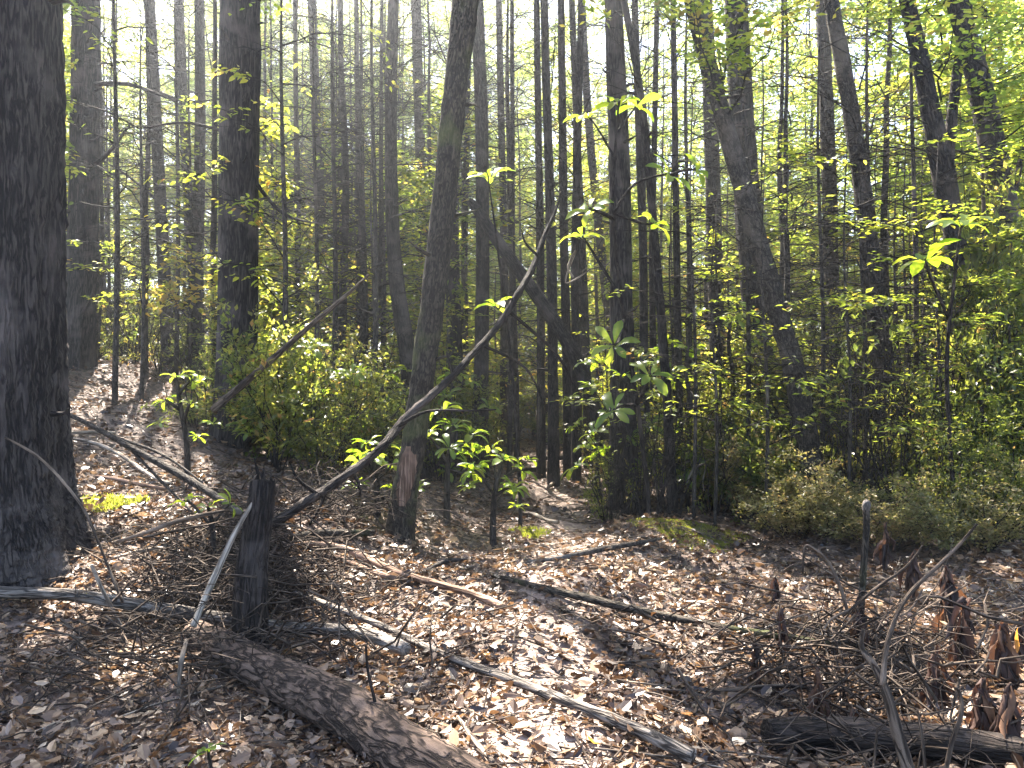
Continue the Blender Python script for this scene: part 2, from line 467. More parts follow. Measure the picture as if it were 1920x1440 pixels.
def crown_broad(seed, H=12.0, Rc=3.2, nb=50, ntw=8, nl=23, leaf=.155, mat='canopy', low=.0):
    rng = np.random.default_rng(seed)
    bp, LP, LD = [], [], []
    for i in range(nb):
        h = H * (low + (.97 - low) * ((i + rng.uniform(0, 1)) / nb) ** 1.8)
        f = h / H
        env = Rc * (math.sin(math.pi * min(1, .18 + .8 * f)) ** .8) * rng.uniform(.45, 1.15)
        a = i * 2.4 + rng.normal(0, .5)
        st = np.array([0, 0, h]); tip = np.array([math.cos(a) * env, math.sin(a) * env, h + env * rng.uniform(.05, .6)])
        ps, pts, ds = branchy(rng, [st], [tip], 6, .004 + .011 * (1 - f), .0025, .06, .12, 3)
        bp += ps
        p = pts[0]
        for j in range(ntw):
            t = rng.uniform(.3, 1.0); k = min(4, int(t * 5)); b = p[k] + (p[k + 1] - p[k]) * (t * 5 - k)
            d = (p[k + 1] - p[k]); d = d / np.linalg.norm(d) + np.array([rng.normal(0, .8), rng.normal(0, .8), rng.normal(-.05, .3)])
            L = rng.uniform(.35, 1.0) * (.5 + env * .2)
            e = b + d / np.linalg.norm(d) * L
            bp.append(tube(np.array([b, (b + e) / 2 + rng.normal(0, .04, 3), e]), [.0025, .002, .001], 3, cap=False))
            n = int(nl * rng.uniform(.5, 1.3))
            u = rng.uniform(.1, 1.1, n)[:, None]
            LP.append(b + (e - b) * u + rng.normal(0, .14, (n, 3)) * np.array([1, 1, .55])); LD.append(np.repeat((d / np.linalg.norm(d))[None], n, 0) + rng.normal(0, .7, (n, 3)) + np.array([0, 0, -.25]))
    LP = np.concatenate(LP); LD = np.concatenate(LD); n = len(LP)
    # clumps of lighter foliage
    tint = np.clip(.5 + .22 * np.sin(LP[:, 0] * 1.9 + seed) * np.sin(LP[:, 1] * 1.7) + .15 * np.sin(LP[:, 2] * 1.3) + rng.normal(0, .16, n), 0, 1)
    lp = leafpart(LP, LD, upv(n, rng, .55), leaf * rng.uniform(.6, 1.25, n), rng.uniform(.85, 1.25, n), LEAF2, 0, tint, rng=rng)
    return dict(leaf=lp, cen=LP, k=4, branch=bp, mats=[M[mat], M['bark']])


def crown_fir(seed, H=14.0, Rc=2.6, nb=60, mat='conifer'):
    rng = np.random.default_rng(seed)
    bp, LP, LD = [], [], []
    for i in range(nb):
        f = (i + rng.uniform(0, 1)) / nb
        h = H * f
        env = (Rc * (1 - f) ** .75 + .25) * rng.uniform(.6, 1.1)
        a = i * 2.4 + rng.normal(0, .4)
        tip = np.array([math.cos(a) * env, math.sin(a) * env, h - env * rng.uniform(.05, .35)])
        ps, pts, ds = branchy(rng, [np.array([0, 0, h])], [tip], 6, .006, .002, .08, .06, 3)
        bp += ps
        p = pts[0]
        nt = int(8 + env * 4)
        for j in range(nt):
            t = rng.uniform(.15, 1.0); k = min(4, int(t * 5)); b = p[k] + (p[k + 1] - p[k]) * (t * 5 - k)
            s = 1 if j % 2 else -1
            d = np.array([math.cos(a + s * .9), math.sin(a + s * .9), rng.normal(-.28, .12)])
            L = rng.uniform(.3, .7) * (1.15 - .5 * t) * (env / Rc + .4)
            n = int(L * 26) + 4
            u = np.linspace(0, 1, n)[:, None]
            q = b + d * L * u + np.array([0, 0, -.25]) * L * u ** 2
            LP.append(q + rng.normal(0, .01, (n, 3)))
            sd = np.where(np.arange(n)[:, None] % 2 == 0, 1, -1) * np.cross(d, [0, 0, 1.0])[None]
            LD.append(d[None] * .8 + sd * .8 + rng.normal(0, .2, (n, 3)) + np.array([0, 0, -.15]))
    LP = np.concatenate(LP); LD = np.concatenate(LD); n = len(LP)
    tint = np.clip(rng.normal(.5, .22, n), 0, 1)
    lp = leafpart(LP, LD, upv(n, rng, .3), rng.uniform(.10, .20, n), .5, LEAF2, 0, tint, rng=rng)
    return dict(leaf=lp, cen=LP, k=4, branch=bp, mats=[M[mat], M['bark']])


def spray_tree(seed, H=4.6, Rc=1.5, nb=22, leaf=.075, mat='under', low=.22):
    """young broadleaf tree with flat layered sprays"""
    rng = np.random.default_rng(seed)
    bp, LP, LD = [], [], []
    for i in range(nb):
        f = low + (1 - low) * (i + rng.uniform(0, 1)) / nb
        h = H * f
        env = Rc * (1.15 - .75 * f) * rng.uniform(.5, 1.2)
        a = i * 2.4 + rng.normal(0, .5)
        tip = np.array([math.cos(a) * env, math.sin(a) * env, h + env * rng.uniform(-.05, .3)])
        ps, pts, ds = branchy(rng, [np.array([0, 0, h])], [tip], 6, .009, .003, .07, .1, 3)
        bp += ps
        p = pts[0]
        for j in range(11):
            t = rng.uniform(.2, 1.0); k = min(4, int(t * 5)); b = p[k] + (p[k + 1] - p[k]) * (t * 5 - k)
            s = 1 if j % 2 else -1
            d = np.array([math.cos(a + s * rng.uniform(.3, 1.2)), math.sin(a + s * rng.uniform(.3, 1.2)), rng.normal(0, .12)])
            L = rng.uniform(.2, .55)
            e = b + d * L
            bp.append(tube(np.array([b, (b + e) / 2, e]), [.003, .002, .001], 3, cap=False))
            n = rng.integers(7, 13)
            u = np.linspace(.15, 1.05, n)[:, None]
            LP.append(b + d * L * u + rng.normal(0, .018, (n, 3)))
            sd = np.where(np.arange(n)[:, None] % 2 == 0, 1, -1) * np.cross(d, [0, 0, 1.0])[None]
            LD.append(d[None] * .7 + sd * .9 + rng.normal(0, .22, (n, 3)) + np.array([0, 0, -.2]))
    LP = np.concatenate(LP); LD = np.concatenate(LD); n = len(LP)
    tint = np.clip(.55 + .2 * np.sin(LP[:, 0] * 3 + seed) * np.sin(LP[:, 2] * 2.3) + rng.normal(0, .17, n), 0, 1)
    lp = leafpart(LP, LD, upv(n, rng, .3), leaf * rng.uniform(.6, 1.25, n), rng.uniform(.95, 1.3, n), LEAF4, 0, tint, rng=rng)
    return dict(leaf=lp, cen=LP, k=6, branch=bp, mats=[M[mat], M['bark']])


def shrub_shape(seed, H=1.5, Rc=.9, ns=18, leaf=.052, nl=330, mat='shrub'):
    rng = np.random.default_rng(seed)
    bp, LP, LD = [], [], []
    for i in range(ns):
        a = rng.uniform(0, 6.28); rr = Rc * math.sqrt(rng.uniform(.05, 1)); hh = H * rng.uniform(.45, 1.25) * (1 - .45 * (rr / Rc) ** 2)
        tip = np.array([math.cos(a) * rr, math.sin(a) * rr, hh])
        st = np.array([math.cos(a) * .1 * rng.uniform(0, 1), math.sin(a) * .1, -.08])
        ps, pts, ds = branchy(rng, [st], [tip], 7, .009, .002, .1, .12, 4)
        bp += ps
        p = pts[0]
        for j in range(9):
            t = rng.uniform(.22, 1.0); k = min(5, int(t * 6)); b = p[k] + (p[k + 1] - p[k]) * (t * 6 - k)
            d = np.array([rng.normal(0, 1), rng.normal(0, 1), rng.normal(.35, .45)]); d /= np.linalg.norm(d)
            L = rng.uniform(.15, .42) * (.6 + H * .25)
            e = b + d * L
            bp.append(tube(np.array([b, (b + e) / 2 + rng.normal(0, .012, 3), e]), [.003, .002, .001], 3, cap=False))
            n = int(nl / 9 * rng.uniform(.6, 1.4))
            u = rng.uniform(.1, 1.05, n)[:, None]
            LP.append(b + d * L * u + rng.normal(0, .035, (n, 3))); LD.append(d[None] + rng.normal(0, .7, (n, 3)))
    LP = np.concatenate(LP); LD = np.concatenate(LD); n = len(LP)
    tint = np.clip(.45 + .2 * np.sin(LP[:, 0] * 4 + seed) + rng.normal(0, .2, n), 0, 1)
    lp = leafpart(LP, LD, upv(n, rng, .55), leaf * rng.uniform(.6, 1.3, n), rng.uniform(.9, 1.3, n), LEAF2, 0, tint, rng=rng)
    return dict(leaf=lp, cen=LP, k=4, branch=bp, mats=[M[mat], M['bark']])


# sun gaps in the canopy: ground or foliage points that the photograph shows sunlit, with a radius
GAPS = []


def gap(px, py, r, d=None):
    GAPS.append((np.array(tuple(G(px, py) if d is None else at(px, py, d))), r))


SUNV = np.array(tuple(SUN))
_cache = {}


def leaf_mesh(name, var, mask=None):
    lp = var['leaf']; k = var['k']
    p = lp
    if mask is not None:
        n = len(var['cen']); keep = np.where(mask)[0]
        V = lp['V'].reshape(n, k, 3)[keep].reshape(-1, 3)
        Fs = []
        for f in lp['F']:
            per = len(f) // n
            t = (f[:per])
            off = (np.arange(len(keep)) * k)[:, None, None]
            Fs.append((t[None] + off).reshape(-1, f.shape[1]))
        p = dict(V=V, F=Fs, mat=0, tint=lp['tint'].reshape(n, k)[keep].ravel(), smooth=False, bark=V)
    return make_mesh(name, [p], var['mats'][:1])


def twig_mesh(name, var):
    ps = var['branch']
    return make_mesh(name, [dict(q, mat=0) for q in ps], [var['mats'][1]])


def place_foliage(names, var, key, parent, loc, rotz, scale, carve=True, min_cut=.09):
    """crown (leaves, opened where the sun gaps run through it) and its branches under a thing"""
    base = Vector(parent.location)
    rel = Vector(loc) - base
    cs, sn = math.cos(rotz), math.sin(rotz)
    c = var['cen'] * np.array(scale)[None]
    w = np.stack([c[:, 0] * cs - c[:, 1] * sn, c[:, 0] * sn + c[:, 1] * cs, c[:, 2]], -1) + np.array(tuple(loc))[None]
    mask = np.ones(len(w), bool)
    first = 0
    if carve:
        for gi_, (g, r) in enumerate(GAPS):
            if gi_ == N_FIRST:
                first = 1 - mask.mean()
            v = w - g[None]; t = v @ SUNV
            d = np.linalg.norm(v - t[:, None] * SUNV[None], axis=1)
            mask &= ~((d < r) & (t > .5))
    if 1 - mask.mean() < min_cut and first < .004:
        if key not in _cache:
            _cache[key] = leaf_mesh(names[0], var)
        me = _cache[key]
    else:
        me = leaf_mesh(names[0], var, mask)
    if (key, 't') not in _cache:
        _cache[(key, 't')] = twig_mesh(names[1], var)
    for nm, m in ((names[0], me), (names[1], _cache[(key, 't')])):
        o = link(nm, m, parent)
        o.location = rel; o.rotation_euler = (0, 0, rotz); o.scale = scale
        o['kind'] = 'stuff'

gap(860, 1120, .7); gap(720, 1110, .6); gap(780, 1190, .5); gap(640, 1130, .35); gap(270, 940, .5); gap(330, 870, .4); gap(150, 860, .5); gap(1060, 1000, .5); gap(1100, 1060, .4); gap(1330, 930, .4); gap(400, 960, .3); gap(560, 990, .3); gap(1750, 1180, .25); gap(1450, 1100, .3); gap(1300, 1120, .25); gap(900, 1330, .25); gap(1000, 1210, .3); gap(1520, 1260, .3); gap(1040, 930, .7); gap(1040, 880, .8); gap(250, 900, .7); gap(200, 880, .5)
gap(1300, 1010, .9); gap(1180, 780, .7, 8.6); gap(1250, 800, .6, 8.4); gap(1500, 620, .8, 8.4); gap(1650, 520, .8, 8.6); gap(1820, 560, .8, 8.2); gap(1420, 470, 1.0, 8.5); gap(1320, 430, .9, 8.4); gap(1580, 480, .9, 8.0); gap(1480, 330, .8, 8.5); gap(1390, 600, .7, 8.3); gap(1750, 700, .7, 7.8); gap(1600, 800, .6, 7.6); gap(1440, 850, .6, 8.2); gap(240, 870, 1.0); gap(1620, 1170, .3); gap(1000, 1070, .3); gap(240, 1260, .25); gap(640, 1050, .35); gap(1400, 820, .8, 9); gap(1380, 420, .8, 9.5)
gap(1300, 520, .7, 9.5); gap(860, 780, .5, 8); gap(700, 740, .8, 10); gap(940, 880, .4, 7.5); gap(340, 720, .4, 8); gap(1700, 560, .8, 9); gap(1640, 330, .6, 9)
gap(1270, 330, .6, 7.5); gap(920, 330, .5, 7.4); gap(1800, 400, .5, 6.2); gap(1155, 640, .5, 7.6); gap(1215, 710, .5, 7.8); gap(1155, 765, .4, 7.8); gap(1150, 420, .6, 7.5); gap(850, 800, .8, 8); gap(940, 870, .6, 7.4); gap(700, 860, .5, 7.6); gap(660, 760, .9, 9.6); gap(620, 460, 1.5, 16); gap(1760, 1010, .4); gap(220, 1110, .3); gap(760, 1180, .35)
gap(1480, 400, .7, 8); gap(1200, 1290, .25); gap(460, 1400, .2)

N_FIRST = len(GAPS)                                    # those listed one by one always count
rg = np.random.default_rng(19)
for k_ in range(24):                                   # the footpath lies in the sun
    q_ = int(k_ / 24 * 159); GAPS.append((np.array([pcx[q_], pcy[q_], float(terrain(pcx[q_], pcy[q_]))]), rg.uniform(.25, .5)))
for _ in range(56):                                    # small openings over the litter
    y_ = rg.uniform(3.3, 12.5); x_ = rg.uniform(-.68, .68) * y_
    GAPS.append((np.array([x_, y_, float(terrain(x_, y_))]), rg.uniform(.16, .5)))
for _ in range(80):                                    # openings over the right thicket
    GAPS.append((np.array(tuple(at(rg.uniform(1240, 1930), rg.uniform(330, 900), rg.uniform(7.0, 9.5)))), rg.uniform(.25, .55)))
for _ in range(190):                                   # openings over the undergrowth
    y_ = 8 + 15 * rg.uniform() ** 1.3; x_ = rg.uniform(-.64, .66) * y_
    GAPS.append((np.array([x_, y_, rg.uniform(.6, 3.0 + .3 * y_)]), rg.uniform(.4, .85)))
for _ in range(95):                                    # and over the green wall behind the main tree
    y_ = rg.uniform(10, 19); GAPS.append((np.array(tuple(at(rg.uniform(150, 1500), rg.uniform(150, 800), y_))), rg.uniform(.5, .95)))

# ------------------------------------------------------------------ crown and shrub kinds
BROAD = [crown_broad(21 + i, H=12 + i, Rc=(3.0, 3.5, 2.7, 3.3)[i]) for i in range(4)]
NEAR = [crown_broad(121 + i, H=11 + i, Rc=3.0 + .3 * i, nb=36, ntw=6, nl=20, leaf=.105) for i in range(2)]
FIR = [crown_fir(41 + i, H=14 + i, Rc=2.5 + .2 * i) for i in range(3)]
LOW = [crown_broad(51 + i, H=8.0 + .6 * i, Rc=2.0 + .25 * i, nb=44, ntw=8, nl=24, leaf=.12, mat='canopy' if i != 1 else 'under', low=.04) for i in range(3)]
SPRAY = [spray_tree(61 + i, H=4.4 + .4 * i) for i in range(4)]
M['dryshrub'] = leaf_mat('dry_shrub_leaf', [(0, (.07, .075, .03)), (.5, (.15, .14, .06)), (1, (.26, .19, .10))], [(0, (.22, .24, .05)), (.5, (.42, .38, .10)), (1, (.55, .36, .14))], .42, .42, .4)
SHRUB = [shrub_shape(81 + i, H=1.4 + .15 * i, Rc=(.8, 1.0, .9, 1.1, .95)[i], ns=(20, 15, 18, 13, 17)[i], leaf=(.046, .068, .054, .085, .05)[i], nl=(340, 210, 300, 150, 320)[i]) for i in range(5)] + [shrub_shape(95, H=1.3, Rc=1.0, mat='dryshrub')]

LM = [(45, 'the massive left trunk'), (150, 'the shaded bank trunk'), (300, 'the pale-lit left trunk'), (366, 'the thin straight stem'), (446, 'the thick straight conifer'), (608, 'the pale slim trunk'), (750, 'the bowed trunk'),
      (805, 'the main leaning tree'), (903, 'the straight dark trunk'), (1040, 'the close-set stems'), (1166, 'the ridged middle conifer'), (1250, 'the dark pathside stem'), (1340, 'the grey trunk'), (1418, 'the broad grey trunk'),
      (1490, 'the left-leaning hardwood'), (1560, 'the thin upright trunk'), (1645, 'the pale-striped trunk'), (1790, 'the forked trunk'), (1888, 'the lichen-spotted trunk')]
USED = {}


def where(x, y, form):
    """form is a sentence with {}; returns it with the nearest landmark, worded afresh when it was taken"""
    px = 960 + x / y * F
    near = sorted(LM, key=lambda q: abs(q[0] - px))[:6]
    for lx, nm in near:
        for w in (('just left of ' if px < lx else 'just right of '), ('well left of ' if px < lx else 'well right of '), ('nearly behind ')):
            lab = form.format(w + nm)
            if lab not in USED:
                USED[lab] = 1
                return lab
    return form.format(('just left of ' if px < near[0][0] else 'just right of ') + near[0][1])


# ------------------------------------------------------------------ the trees one can tell apart
def trunk_points(spec, d, H, dd=0.0):
    pts = []
    n = len(spec)
    for i, (px, py, w) in enumerate(spec):
        dep = d + dd * i / max(1, n - 1)
        p = at(px, py, dep); pts.append((p, w / 2 / F * dep))
    p0, r0 = pts[0]; p1, r1 = pts[1]
    gz = float(terrain(p0.x, p0.y))
    if p0.z > gz - .1:
        s = (p0 - p1); s = s / abs(s.z) if abs(s.z) > 1e-4 else Vector((0, 0, -1))
        s.x *= .6
        q = p0 + s * (p0.z - gz + .25)
        gz = float(terrain(q.x, q.y)); q.z = gz - .2
        pts.insert(0, (q, r0 * 1.25))
    pl, rl = pts[-1]; pk, rk = pts[-2]
    s = pl - pk; s = s / max(abs(s.z), 1e-3)
    zt = pts[0][0].z + H
    z = pl.z
    q, r = pl, rl
    nst = 6
    for i in range(nst):
        dz = (zt - z) / nst
        s.x *= .8; s.y *= .8
        q = q + Vector((s.x * dz, s.y * dz, dz)); r = rl * (1 - .82 * (i + 1) / nst)
        pts.append((q, r))
    return pts


def pos_at(pts, z):
    for (a, ra), (b, rb) in zip(pts, pts[1:]):
        if b.z >= z >= a.z:
            return a.lerp(b, (z - a.z) / max(1e-4, b.z - a.z))
    return pts[-1][0]


def tree(name, label, d, spec, bark='bark', H=18, crown=None, cz=7.0, cs=1.0, group=None, sides=14, rough=.05, flute=0.0, limbs=(), sub=5, dd=0.0, seed=None, cat='tree', butt=.18, stubs=2):
    seed = seed if seed is not None else int(spec[0][0])
    if crown and crown[0] != 'f':
        H = min(H, 3.0 + .6 * d)                   # nothing taller than the view can hold
    pts = trunk_points(spec, d, H, dd)
    base = pts[0][0].copy()
    t = root(name, base, label, cat, group)
    tb = tube([p for p, r in pts], [r for p, r in pts], sides, rough, flute, seed, sub=sub, butt=butt)
    link('trunk', make_mesh('trunk', local([tb], base), [M[bark]]), t)
    for lb in limbs:
        lp = [at(x, y, dp) for x, y, w, dp in lb]
        lr = [w / 2 / F * dp for x, y, w, dp in lb]
        link('limb', make_mesh('limb', local([tube(lp, lr, 7, .05, 0, seed, sub=4)], base), [M[bark]]), t)
    for k_ in range(stubs):
        z_ = base.z + 1.0 + (k_ + random.random()) * 5.2 / stubs; q_ = pos_at(pts, z_); rr_ = pts[1][1] * .92
        a_ = random.uniform(-2.9, .3) if k_ % 3 else random.choice((-.2, 3.2)); dv = Vector((math.cos(a_), math.sin(a_), random.uniform(-.15, .35)))
        L_ = random.uniform(.06, .4) ; p_ = q_ + dv * rr_
        link('stub', make_mesh('stub', local([tube([p_ - dv * .05, p_ + dv * L_ * .5, p_ + dv * L_ + Vector((0, 0, random.uniform(-.05, .05)))], [.022, .013, .005], 6, .1, 0, k_, sub=3)], base), [M[bark]]), t)
    if crown:
        kind, i = crown
        var = {'b': BROAD, 'n': NEAR, 'f': FIR}[kind][i]
        q = pos_at(pts, cz)
        cH = {'b': 12, 'n': 11, 'f': 14}[kind] + i
        place_foliage(('crown', 'twigs'), var, (kind, i), t, q, random.uniform(0, 6.28), (cs, cs, max(.5, (base.z + H - cz) / cH)))
    return t


tree('old_conifer', 'massive old trunk with flared mossy foot at the left edge of the picture', 5.2,
     [(-20, 1085, 360), (-24, 1010, 310), (-29, 930, 282), (-33, 800, 268), (-35, 600, 264), (-37, 300, 262), (-38, 0, 258)],
     'bark_big', 26, ('f', 0), 9.5, 1.5, sides=96, rough=.02, flute=.03, sub=26, butt=.24, stubs=7)
tree('conifer_tree', 'thick straight dark conifer trunk standing above the dead snag', 10.0,
     [(432, 850, 96), (440, 780, 80), (446, 600, 72), (448, 300, 71), (450, 0, 72)], 'bark_big', 24, ('f', 1), 8.5, 1.3, sides=48, rough=.025, flute=.03, sub=14, stubs=11,
     limbs=[[(470, 330, 9, 10), (530, 400, 6, 9.9), (600, 420, 3, 9.8)], [(430, 250, 8, 10), (350, 230, 5, 9.9), (270, 240, 3, 9.8)], [(475, 700, 8, 10), (530, 690, 5, 9.8), (580, 700, 3, 9.7)]])
tree('conifer_tree', 'shaded trunk on the bank just behind the massive left trunk', 13.0,
     [(138, 695, 66), (150, 560, 54), (158, 300, 50), (162, 0, 48)], 'bark_big', 22, ('f', 2), 8.0, 1.2, sides=36, rough=.03, flute=.03, sub=10, stubs=8,
     limbs=[[(160, 160, 10, 13), (240, 158, 8, 12.7), (330, 190, 4, 12.3)], [(160, 316, 9, 13), (200, 290, 7, 12.5), (245, 232, 4, 12)], [(150, 395, 8, 13), (100, 400, 6, 12.5), (60, 420, 4, 12)], [(140, 610, 7, 13), (170, 560, 5, 12.6), (180, 520, 3, 12.4)]])
tree('conifer_tree', 'slim pale-lit trunk with short dead limbs between the two left conifers', 15.0, [(314, 640, 24), (302, 400, 22), (280, 0, 20)], 'bark', 20, ('f', 0), 8, 1.0,
     limbs=[[(290, 170, 7, 15), (350, 190, 5, 14.8), (420, 185, 3, 14.5)], [(300, 380, 6, 15), (240, 330, 4, 14.8), (190, 300, 2, 14.6)]])
tree('slender_tree', 'thin gently bent stem left of the thick straight conifer trunk', 16.0, [(366, 560, 20), (350, 330, 17), (336, 0, 16)], 'bark', 19, ('b', 0), 8, .9)
tree('slender_tree', 'thin straight stem close beside the thick straight conifer trunk', 15.0, [(366, 570, 24), (375, 300, 20), (374, 0, 18)], 'bark', 19, ('b', 1), 8, .9)
tree('slender_tree', 'pale slim trunk against the brightest sky gap', 18.0, [(612, 650, 18), (600, 400, 18), (592, 200, 17), (585, 0, 16)], 'bark_smooth', 20, ('b', 2), 6, .9)
tree('hardwood_tree', 'dark trunk bowed at its foot behind the main leaning tree', 11.0, [(768, 690, 34), (745, 540, 29), (735, 400, 25), (733, 200, 23), (738, 0, 21)], 'bark', 19, ('n', 0), 5.2, .95)
tree('slender_tree', 'upright mottled trunk partly hidden by the main leaning tree', 15.0, [(800, 650, 21), (792, 450, 21), (786, 200, 19), (780, 0, 19)], 'bark_smooth', 20, ('f', 1), 9, 1.0)
main_tree = tree('hardwood_tree', 'mossy grey hardwood leaning right beside the footpath, bark torn near its foot', 7.1,
     [(746, 1028, 64), (754, 970, 52), (764, 900, 47), (776, 830, 46), (793, 700, 44), (812, 560, 46), (828, 420, 45), (842, 280, 44), (858, 130, 45), (873, 0, 48)], 'bark_moss', 17, ('n', 1), 5.2, 1.1, sides=28, rough=.06, flute=.0, sub=10, stubs=5)
tree('hardwood_tree', 'straight dark trunk behind the top of the diagonal fallen trunk', 12.0, [(902, 720, 29), (905, 500, 26), (903, 250, 25), (895, 0, 24)], 'bark', 20, ('b', 1), 5.5, .9)
tree('conifer_tree', 'rough ridged conifer trunk in the middle behind the big-leaved sapling', 9.5, [(1168, 760, 48), (1165, 560, 43), (1161, 300, 39), (1150, 0, 34)], 'bark_big', 22, ('f', 2), 8.0, 1.1, sides=36, rough=.03, flute=.035, sub=12, stubs=8)
tree('leaning_tree', 'long hardwood leaning left out of the thicket, one edge sunlit', 8.5, [(1490, 700, 40), (1454, 570, 37), (1415, 430, 36), (1370, 270, 34), (1330, 130, 31), (1297, 0, 29)], 'bark_smooth', 16, ('n', 0), 4.4, 1.1, sides=20, sub=8)
tree('conifer_tree', 'broad grey trunk standing behind the long left-leaning hardwood', 12.0, [(1425, 690, 52), (1407, 450, 48), (1390, 200, 44), (1380, 0, 42)], 'bark_big', 22, ('f', 0), 8.5, 1.2, sides=32, rough=.03, flute=.03, sub=10)
tree('leaning_tree', 'slim leaning trunk with a pale sunlit stripe down its left edge', 9.5, [(1652, 660, 40), (1632, 480, 34), (1610, 300, 31), (1580, 120, 29), (1558, 0, 26)], 'bark_smooth', 17, ('n', 1), 4.2, 1.0, sides=18, sub=8)
tree('slender_tree', 'straight thin trunk just left of the pale-striped leaning trunk', 14.0, [(1562, 690, 27), (1556, 400, 27), (1546, 100, 25), (1541, 0, 23)], 'bark', 20, ('b', 0), 5.5, 1.0)
tree('forked_tree', 'dark trunk forking into two stems above the thicket on the right', 9.0, [(1797, 500, 37), (1772, 345, 41), (1747, 220, 34), (1719, 80, 29), (1700, 0, 27)], 'bark', 16, ('n', 0), 4.0, 1.1, sides=18, sub=8,
     limbs=[[(1774, 345, 26, 9), (1783, 240, 20, 9), (1800, 100, 17, 9), (1818, 0, 14, 9), (1840, -150, 10, 9)]])
tree('hardwood_tree', 'stout lichen-spotted trunk leaning at the right edge', 9.0, [(1896, 450, 42), (1866, 300, 44), (1841, 180, 42), (1815, 80, 37), (1793, 0, 33)], 'bark_smooth', 17, ('n', 1), 4.0, 1.05, sides=20, sub=8,
     limbs=[[(1888, 420, 14, 9), (1925, 250, 10, 9), (1960, 60, 7, 9)]])
tree('leaning_tree', 'dead trunk leaning left across the stems, crossed by the fallen branch', 11.5, [(1120, 780, 25), (1088, 690, 25), (1040, 603, 26), (990, 532, 25), (940, 462, 23), (893, 392, 19), (880, 378, 14)], 'bark', 4.2, None, sides=16, sub=8)
tree('slender_tree', 'thin dark stem rising through the shrubs right of the footpath', 8.8, [(1254, 800, 18), (1240, 600, 17), (1218, 340, 15), (1200, 170, 14), (1170, 0, 12)], 'bark', 13, ('b', 3), 4.8, .6)
tree('hardwood_tree', 'grey trunk seen between the middle conifer and the leaning hardwood', 14.0, [(1345, 660, 30), (1338, 400, 28), (1330, 150, 26), (1322, 0, 25)], 'bark', 21, ('b', 0), 5.5, 1.0)
tree('slender_tree', 'pale thin stem leaning left against the white sky gap at centre', 16.0, [(1150, 640, 18), (1135, 540, 17), (1116, 360, 16), (1104, 230, 15), (1090, 0, 14)], 'bark_smooth', 18, ('b', 2), 10, .9)
GC = 'slender stems standing close together beyond the end of the path'
GLAB = ['leftmost thin stem of the close-set cluster beyond the path end', 'thickest stem of the close-set cluster beyond the path end', 'stem of the close-set cluster directly right of its thickest stem', 'rightmost straight stem of the close-set cluster beyond the path end', 'thin stem left of the straight dark trunk, nearer the main tree', 'thin stem touching the left side of the straight dark trunk', 'thin stem alone right of the straight dark trunk',
        'thinnest stem midway between straight dark trunk and close-set cluster', 'straight stem directly right of the ridged middle conifer', 'slim stem between the close-set cluster and the ridged middle conifer', 'thin stem right of the thin dark stem by the path', 'short-branched stem left of the thin dark stem by the path', 'thin stem midway between the pale slim trunk and the bowed trunk', 'hair-thin stem close left of the bowed trunk', 'hair-thin stem right of the pale slim trunk', 'thin stem midway between the thick conifer and the pale slim trunk']
for gi_, (x0, x1, y0, w, d) in enumerate([(1014, 1006, 730, 15, 13), (1037, 1020, 745, 19, 12), (1064, 1052, 720, 17, 13), (1080, 1090, 745, 15, 12.5), (862, 852, 720, 15, 13), (873, 880, 740, 13, 14), (945, 935, 720, 15, 15),
                         (967, 960, 700, 10, 14), (1207, 1190, 800, 16, 11.5), (1100, 1072, 700, 15, 14), (1275, 1262, 850, 13, 10), (1226, 1232, 780, 12, 12), (676, 668, 660, 11, 15), (703, 716, 660, 9, 14), (642, 640, 640, 9, 18), (560, 553, 640, 10, 16)]):
    xm = (x0 * 2 + x1) / 3 + random.uniform(-6, 6)
    tree('slender_tree', GLAB[gi_], d, [(x0, y0, w * 1.1), (xm, 480, w), ((xm + x1) / 2, 250, w * .9), (x1, 0, w * .8)], 'bark', random.uniform(13, 18), ('b', random.randrange(4)), random.uniform(3.6, 6.0), random.uniform(.7, .95), group=GC, sides=10)

# ------------------------------------------------------------------ the forest behind
TRUNKS = []
for i in range(6):
    r_ = np.random.default_rng(200 + i)
    n = 14
    zz = np.linspace(-.02, 1, n)
    wx = np.cumsum(r_.normal(0, .035, n)) * np.minimum(zz * 6, 1).clip(0, 1); wy = np.cumsum(r_.normal(0, .035, n)) * np.minimum(zz * 6, 1).clip(0, 1)
    tb = tube(np.stack([wx * 1.2, wy * 1.2, zz * 18], -1), .12 * (1.1 - zz * .9), 8, .06, 0, i, sub=2)
    TRUNKS.append((make_mesh('trunk', [tb], [M['bark']]), wx * 1.2, wy * 1.2, zz * 18))
rb = np.random.default_rng(77)
placed = []
tries = 0
while len(placed) < 118 and tries < 6000:
    tries += 1
    Yd = 12.5 + 42 * rb.uniform(0, 1) ** 1.3
    Xd = rb.uniform(-1, 1) * (.80 * Yd + 3)
    if any((Xd - a) ** 2 + (Yd - b) ** 2 < (1.0 if Yd < 25 else 2.2) for a, b in placed):
        continue
    if Yd < 20 and abs(Xd - np.interp(Yd, pcy, pcx)) < .9:
        continue
    placed.append((Xd, Yd))
